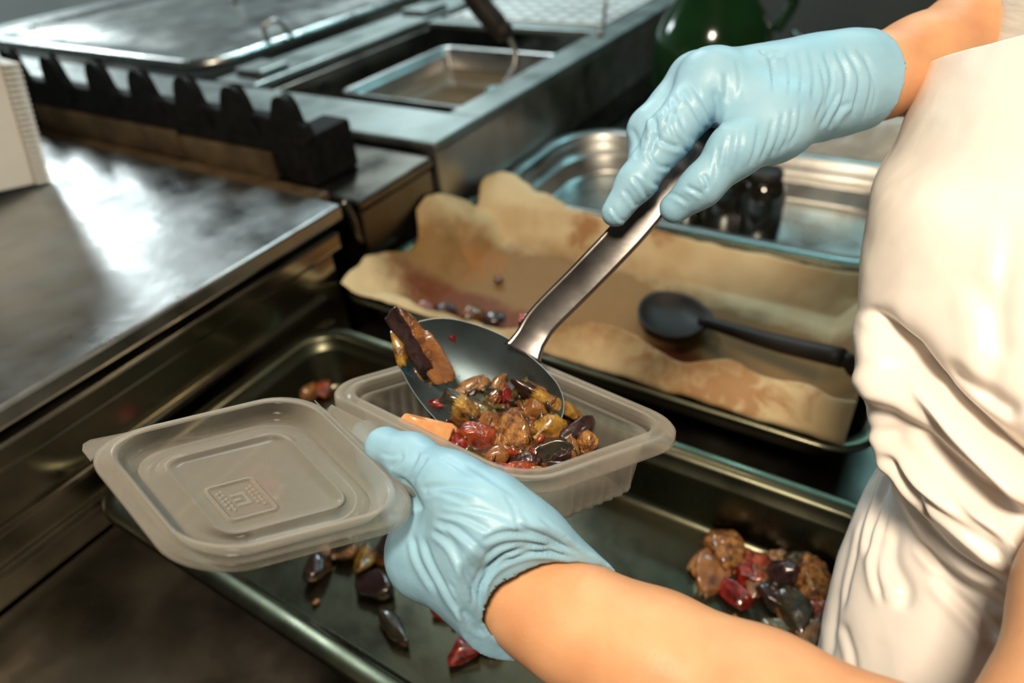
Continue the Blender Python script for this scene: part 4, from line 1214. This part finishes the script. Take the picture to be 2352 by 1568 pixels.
def near_glove(p):
    d = chain(p, [W_, CM, TH, MC, IPJ, TIP], None, 0.010)
    d = smin(d, chain(p, [W_, IM], None, 0.01), 0.030)
    d = smin(d, chain(p, [CM, IM], None, 0.01), 0.022)
    d = smin(d, cone_sdf(p, W_[0], fing[2][0][0], W_[1] * .95, fing[2][0][1] * 1.2), 0.02)
    d = smin(d, cone_sdf(p, fing[0][0][0], fing[3][0][0], fing[0][0][1], fing[3][0][1]), 0.012)
    for fi in fing:
        d = smin(d, chain(p, fi, None, 0.006), 0.006)
    # loose cuff over the wrist
    s_ = (p - NCUT) @ NAX.astype(np.float32)
    cuff = cone_sdf(p, P(1190, 1345, .323), P(1330, 1432, .312), 119 * .323 / FPX, 141 * .312 / FPX)
    cuff = smin(cuff, cone_sdf(p, P(1110, 1330, .333), P(1225, 1432, .324), 88 * .33 / FPX, 80 * .324 / FPX), 0.012)
    d = smin(d, cuff, 0.012)
    d = d - 0.0006 - 0.0016 * band_noise(p, d, 75, 2, 4)
    ce_ = 0.004 * band_noise(p, s_, 60, 2, 14, 0.004)
    d = np.maximum(d, s_ - 0.0005 + ce_)
    # hollow cuff: air between glove and wrist
    inner = np.minimum(cone_sdf(p, P(1190, 1345, .323), P(1330, 1432, .312), 114 * .323 / FPX, 136 * .312 / FPX), cone_sdf(p, P(1150, 1365, .328), P(1225, 1432, .324), 40 * .33 / FPX, 76 * .324 / FPX))
    inner = np.maximum(inner, -(s_ + 0.010))
    return np.maximum(d, -inner)


lo = np.array([q[0] for q in [W_, CM, TH, MC, IPJ, TIP, IM] + sum(fing, [])]).min(0) - 0.035
hi = np.array([q[0] for q in [W_, CM, TH, MC, IPJ, TIP, IM] + sum(fing, [])]).max(0) + 0.035
hi = np.maximum(hi, P(1330, 1432, .314) + 0.03); lo = np.minimum(lo, P(1225, 1432, .324) - 0.03)
v, f = surface_nets(near_glove, lo, hi, 0.00125)
v = relax(v, f, 2)
n_ = vnormals(v, f)
NL = [  # creases of the near glove
    ([(985, 1212), (1035, 1250), (1075, 1330), (1110, 1420)], 7, .0016), ([(992, 1195), (1050, 1215), (1130, 1285)], 8, .0014), ([(1000, 1178), (1060, 1186), (1140, 1225)], 7, .0010),
    ([(970, 1225), (990, 1290), (1040, 1380), (1090, 1440)], 6, .0014), ([(948, 1225), (962, 1290), (1010, 1370)], 6, .0012),
    ([(905, 1090), (935, 1120), (958, 1160), (963, 1178)], 9, .0022), ([(970, 1130), (990, 1118), (1060, 1118), (1140, 1145)], 7, .0014), ([(968, 1140), (1010, 1130), (1090, 1160)], 6, .0008),
    ([(893, 1078), (915, 1060), (928, 1040)], 6, .0012), ([(920, 1100), (945, 1070), (965, 1030)], 6, .0012), ([(945, 1110), (960, 1080), (985, 1045)], 5, .0008), ([(870, 1040), (905, 1045), (930, 1030)], 5, .0006),
    ([(1155, 1130), (1180, 1170), (1195, 1230)], 4, .0008), ([(1190, 1165), (1215, 1200), (1225, 1215)], 4, .0008), ([(1000, 1160), (1120, 1175), (1230, 1225), (1330, 1275)], 6, .0010),
    ([(1090, 1250), (1160, 1225), (1250, 1235), (1340, 1285)], 7, .0014), ([(1100, 1300), (1150, 1255), (1230, 1250), (1320, 1285)], 6, .0013), ([(1110, 1330), (1150, 1280), (1210, 1265), (1290, 1275)], 5, .0012),
    ([(1105, 1400), (1105, 1350), (1130, 1300), (1180, 1272)], 6, .0014), ([(1085, 1400), (1090, 1340), (1115, 1290)], 5, .0010), ([(1060, 1400), (1075, 1430), (1120, 1460)], 6, .0010),
    ([(1030, 1330), (1060, 1390), (1110, 1450)], 5, .0009), ([(1010, 1200), (1060, 1270), (1100, 1330)], 6, .0007), ([(1230, 1180), (1290, 1230), (1340, 1290)], 5, .0008),
    ([(1100, 1385), (1112, 1335), (1160, 1290), (1250, 1268), (1350, 1290)], 5, .0016), ([(1092, 1370), (1108, 1318), (1165, 1270), (1255, 1252), (1340, 1272)], 5, .0013), ([(1110, 1410), (1130, 1450), (1165, 1475)], 5, .0012), ([(1060, 1060), (1120, 1095), (1200, 1150)], 7, .0006), ([(1000, 1040), (1050, 1070), (1090, 1100)], 6, .0006)]
v = engrave(v, n_, NL)
obj('glove', v, f, GLOVE, pe)

# ---- glove on the far hand (holds the spoon) ---------------------------
FW_ = pr(1925, 192, .435, 92)
FI = [pr(1632, 192, .418, 66), pr(1538, 312, .404, 52), pr(1462, 418, .404, 41), pr(1414, 488, .408, 31)]
FM = [pr(1598, 186, .440, 60), pr(1496, 300, .432, 50), pr(1488, 385, .428, 42), pr(1505, 440, .428, 34)]
FR = [pr(1615, 190, .462, 56), pr(1540, 300, .460, 46), pr(1560, 375, .448, 40), pr(1590, 410, .440, 33)]
FP_ = [pr(1650, 200, .480, 52), pr(1600, 290, .485, 40), pr(1620, 345, .470, 35), pr(1645, 370, .462, 30)]
FT = [pr(1870, 232, .425, 88), pr(1775, 285, .408, 78), pr(1688, 345, .396, 57), pr(1610, 428, .400, 43), pr(1550, 478, .408, 34)]
FCUT = P(1985, 188, .438); FAX = unit(far_arm[2][0] - far_arm[0][0] + 0.0); FAX2 = unit(FAX + UPV * -0.12)


def far_glove(p):
    d = chain(p, [FW_, FI[0]], None, 0.01)
    for fi in (FM, FR, FP_):
        d = smin(d, cone_sdf(p, FW_[0], fi[0][0], FW_[1] * .9, fi[0][1]), 0.014)
    d = smin(d, cone_sdf(p, FI[0][0], FP_[0][0], FI[0][1], FP_[0][1]), 0.010)
    d = smin(d, chain(p, FT, None, 0.008), 0.016)
    d = smin(d, cone_sdf(p, FT[1][0], FI[0][0], FT[1][1] * .9, FI[0][1] * .9), 0.012)
    for fi in (FI, FM, FR, FP_):
        d = smin(d, chain(p, fi, None, 0.006), 0.005)
    cuff = cone_sdf(p, P(1870, 200, .433), P(2030, 182, .441), 96 * .433 / FPX, 108 * .44 / FPX)
    d = smin(d, cuff, 0.012)
    d = d - 0.0004 - 0.0014 * band_noise(p, d, 75, 2, 24)
    s_ = (p - FCUT) @ FAX2.astype(np.float32)
    d = np.maximum(d, s_ + 0.004 * band_noise(p, s_, 55, 2, 19, 0.004))
    inner = cone_sdf(p, P(1870, 200, .433), P(2030, 182, .441), 90 * .433 / FPX, 102 * .44 / FPX)
    inner = np.maximum(inner, -(s_ + 0.012))
    return np.maximum(d, -inner)


ap = np.array([q[0] for q in [FW_] + FI + FM + FR + FP_ + FT] + [P(2030, 182, .441)])
v, f = surface_nets(far_glove, ap.min(0) - 0.036, ap.max(0) + 0.036, 0.0014)
v = relax(v, f, 2)
n_ = vnormals(v, f)
FL = [([(1640, 300), (1650, 250), (1640, 200)], 8, .0012), ([(1580, 180), (1625, 250), (1640, 300)], 6, .0012), ([(1560, 200), (1600, 260), (1625, 310)], 6, .0012), ([(1545, 215), (1570, 290), (1600, 330)], 6, .0012),
      ([(1530, 240), (1545, 300), (1580, 340)], 5, .001), ([(1500, 260), (1505, 310), (1490, 360)], 7, .0022), ([(1490, 300), (1530, 330), (1570, 340)], 6, .0014), ([(1480, 340), (1510, 380), (1545, 385)], 5, .0012),
      ([(1480, 395), (1500, 420), (1520, 425)], 5, .0012), ([(1450, 400), (1480, 440), (1490, 460)], 5, .0012), ([(1430, 430), (1455, 465), (1465, 475)], 5, .001), ([(1400, 470), (1420, 500), (1440, 510)], 4, .0008),
      ([(1760, 105), (1775, 160), (1780, 220)], 6, .0012), ([(1745, 108), (1760, 125), (1800, 122)], 6, .0016), ([(1665, 160), (1668, 200), (1660, 240)], 6, .0007),
      ([(1855, 100), (1870, 170), (1865, 240)], 5, .0008), ([(1890, 110), (1910, 180), (1895, 260)], 6, .0012), ([(1915, 105), (1945, 180), (1925, 270)], 6, .0014), ([(1935, 100), (1975, 180), (1955, 275)], 6, .0014), ([(1880, 130), (1895, 210), (1870, 290)], 5, .0009),
      ([(1962, 98), (2003, 180), (1985, 282)], 6, .0012), ([(1978, 108), (2012, 190), (2000, 272)], 4, .0010), ([(1690, 130), (1700, 180), (1695, 230)], 5, .0005), ([(1805, 120), (1815, 170), (1812, 230)], 5, .0006), ([(1830, 112), (1842, 165), (1838, 225)], 4, .0006), ([(1905, 300), (1925, 260), (1955, 230)], 6, .0014), ([(1880, 300), (1905, 255), (1930, 200)], 5, .001),
      ([(1840, 230), (1835, 290), (1810, 340)], 5, .0009), ([(1820, 240), (1815, 300), (1790, 355)], 5, .0009), ([(1800, 250), (1790, 310), (1770, 365)], 5, .0008), ([(1775, 270), (1765, 320), (1745, 375)], 5, .0008),
      ([(1745, 280), (1735, 340), (1720, 385)], 5, .0008), ([(1705, 290), (1700, 340), (1690, 395)], 5, .0007), ([(1680, 300), (1670, 350), (1665, 400)], 5, .0008), ([(1650, 330), (1645, 370), (1640, 420)], 4, .0008),
      ([(1610, 395), (1625, 420), (1620, 440)], 5, .0014), ([(1570, 425), (1600, 440), (1615, 450)], 5, .0012), ([(1530, 440), (1555, 450), (1585, 470)], 5, .0008), ([(1450, 290), (1465, 330), (1460, 370)], 6, .001),
      ([(1620, 340), (1590, 350), (1560, 330), (1540, 300)], 5, .001), ([(1590, 230), (1550, 260), (1515, 300), (1500, 330)], 6, .001)]
v = engrave(v, n_, FL)
obj('glove', v, f, GLOVE, pe)

# ---- apron: a garment around the trunk --------------------------------
con = np.array([  # front outline of the garment with its distance
    (2110, 163, .462), (2088, 240, .455), (2058, 330, .447), (2008, 420, .436), (1986, 520, .43), (1974, 600, .427), (1973, 690, .427), (1988, 780, .432), (2000, 870, .438),
    (2030, 950, .446), (2052, 1005, .452), (2015, 1075, .452), (1968, 1160, .455), (1932, 1260, .46), (1902, 1380, .467), (1874, 1490, .475), (1858, 1560, .478)], float)
cs = spline(con, 420)
Q = np.array([P(*q) for q in cs])
yq = Q[-1][1]
Q = np.vstack([Q[:-1], spline([Q[-2], Q[-1], [0.05, yq + 0.002, 0.068], [0.095, yq + 0.004, 0.060], [0.102, yq + 0.004, 0.02], [0.106, yq + 0.004, -0.12], [0.108, yq + 0.004, -0.32]], 90)[12:]])
rings = []
NT = 300
for k, q in enumerate(Q):
    az = unit([q[0], q[1], 0]); pp = np.array([az[1], -az[0], 0])     # to the right of the viewing direction
    a_ = 0.135; b_ = 0.125
    c0 = q + pp * a_
    ring = []
    for th in np.linspace(-math.pi * 0.62, math.pi * 0.62, NT):
        # theta 0 = the outline on the left; negative = towards the lens
        up_ = 0.062 * min(1, max(0, -th / 1.1)) * max(0, 1 - k / 150) ** 1.5
        ring.append(c0 - pp * a_ * math.cos(th) + az * b_ * math.sin(th) + np.array([0, 0, up_]))
    rings.append(ring)
v, f = loft(rings, closed=False)
v = np.array(v); f = np.array(f)
n_ = vnormals(v, f)
cc = np.array([0.25, 0.42, 0.3]); flip = ((v - cc) * n_).sum() < 0
if flip:
    n_ = -n_; f = f[:, ::-1]
AL = [  # folds gathered at the waist and running down the skirt
    ([(2005, 690), (2040, 775), (2130, 880), (2240, 985), (2352, 1075), (2420, 1130)], 26, .013), ([(2020, 810), (2070, 890), (2170, 1010), (2352, 1180)], 20, .010),
    ([(2030, 900), (2090, 985), (2200, 1100), (2352, 1215)], 22, .011), ([(2045, 965), (2080, 1025), (2200, 1150), (2352, 1290)], 14, .007), ([(2150, 830), (2250, 900), (2352, 960)], 22, .006),
    ([(2020, 740), (2130, 880), (2352, 1060), (2440, 1130)], 46, .014), ([(2050, 920), (2180, 1060), (2352, 1200), (2440, 1270)], 40, .012), ([(1990, 700), (2040, 760), (2100, 800)], 12, .004), ([(2040, 1000), (2120, 1110), (2240, 1215), (2352, 1310)], 12, .006), ([(2055, 1030), (2110, 1110), (2160, 1200)], 8, .004),
    ([(2060, 1050), (2100, 1160), (2180, 1270), (2352, 1370)], 10, .003), ([(2045, 1010), (2000, 1100), (1950, 1230), (1915, 1400), (1895, 1560)], 9, .0032), ([(2040, 1030), (1990, 1150), (1950, 1300), (1930, 1420)], 8, .0026),
    ([(2050, 1060), (2010, 1180), (1985, 1290)], 8, .0026), ([(2040, 1080), (2030, 1180), (2010, 1300), (2030, 1400)], 9, .002), ([(2060, 1180), (2045, 1280), (2075, 1350), (2060, 1410)], 22, .0035),
    ([(1930, 1420), (1955, 1500), (1960, 1568)], 10, .0016), ([(2100, 1230), (2200, 1330), (2340, 1420)], 14, .003),
    ([(2250, 620), (2280, 800), (2260, 960)], 30, .002), ([(2330, 480), (2300, 700), (2310, 850)], 24, .0015), ([(2130, 1300), (2230, 1400), (2300, 1480)], 16, .003)]
v = engrave(v, n_, AL)
v = v + n_ * (0.004 * fbm(v * 14, 3, 6) + 0.002 * fbm(v * 50, 2, 16))[:, None]
ao = obj('apron', v, f, APRON, pe)
s_ = ao.modifiers.new('solid', 'SOLIDIFY'); s_.thickness = 0.0012; s_.offset = -1

# shirt over the trunk and shoulders, trousers below
def shirt_sdf(p):
    t_ = chain(p, trunk, None, 0.03)
    t_ = smin(t_, cone_sdf(p, near_up[-1][0], trunk[0][0], near_up[-1][1], 0.07), 0.04)
    t_ = smin(t_, cone_sdf(p, far_up[-1][0], trunk[0][0], far_up[-1][1], 0.07), 0.04)
    a0, a1 = near_up[-2], near_up[-1]
    t_ = smin(t_, cone_sdf(p, a0[0] + (a1[0] - a0[0]) * 0.65, a1[0], a1[1] * 1.03, a1[1]), 0.02)
    return t_ - 0.007 - 0.010 * band_noise(p, t_ - 0.007, 16, 2, 77, 0.02)


sp_ = np.array([q_[0] for q_ in trunk + near_up[-2:] + far_up])
v, f = surface_nets(shirt_sdf, sp_.min(0) - 0.12, sp_.max(0) + 0.12, 0.007)
obj('shirt', relax(v, f, 2), f, SHIRT, pe)
TROUS = mat('dark_trousers', (0.03, 0.032, 0.04), 0.8, 0, (0.045, 0.047, 0.055), 40, bump=0.3, bscale=90)
for yy in (0.37, 0.51):
    v, f = tube_vf(spline([(0.28, 0.44, -0.06), (0.27, yy, -0.2), (0.25, yy, -0.5), (0.27, yy, -0.86)], 24), list(np.linspace(0.10, 0.055, 24)), 28)
    obj('trouser_leg', v, f, TROUS, pe)
    v, f = loft([[(0.22 + a, yy + c3, z) for a, c3 in rrect(0.125 * k_, 0.045 * k_, 0.04 * k_, 6, 3)] for z, k_ in ((-0.9195, .97), (-0.90, 1.0), (-0.88, .95), (-0.86, .7))], True, True)
    obj('shoe', v, f, BLACKP, pe)

# sleeve of the garment above the bib
sl = [P(2380, 360, .475), P(2385, 190, .455), P(2398, 70, .447), P(2425, -60, .45), P(2480, -200, .46)]
slr = [100 * .475 / FPX, 115 * .455 / FPX, 118 * .445 / FPX, 125 * .45 / FPX, 140 * .46 / FPX]
v, f = tube_vf(spline(sl, 26), list(np.interp(np.linspace(0, 1, 26), [0, .25, .5, .75, 1], slr)), 48)
v = np.array(v)
cen_ = v.mean(0); dirs = v - np.array([spline(sl, 26)[i // 48] for i in range(len(v))])
v = v + dirs / np.linalg.norm(dirs, axis=1)[:, None] * (0.012 * fbm(v * 45, 3, 31))[:, None]
obj('sleeve', v, f, SHIRT, pe)
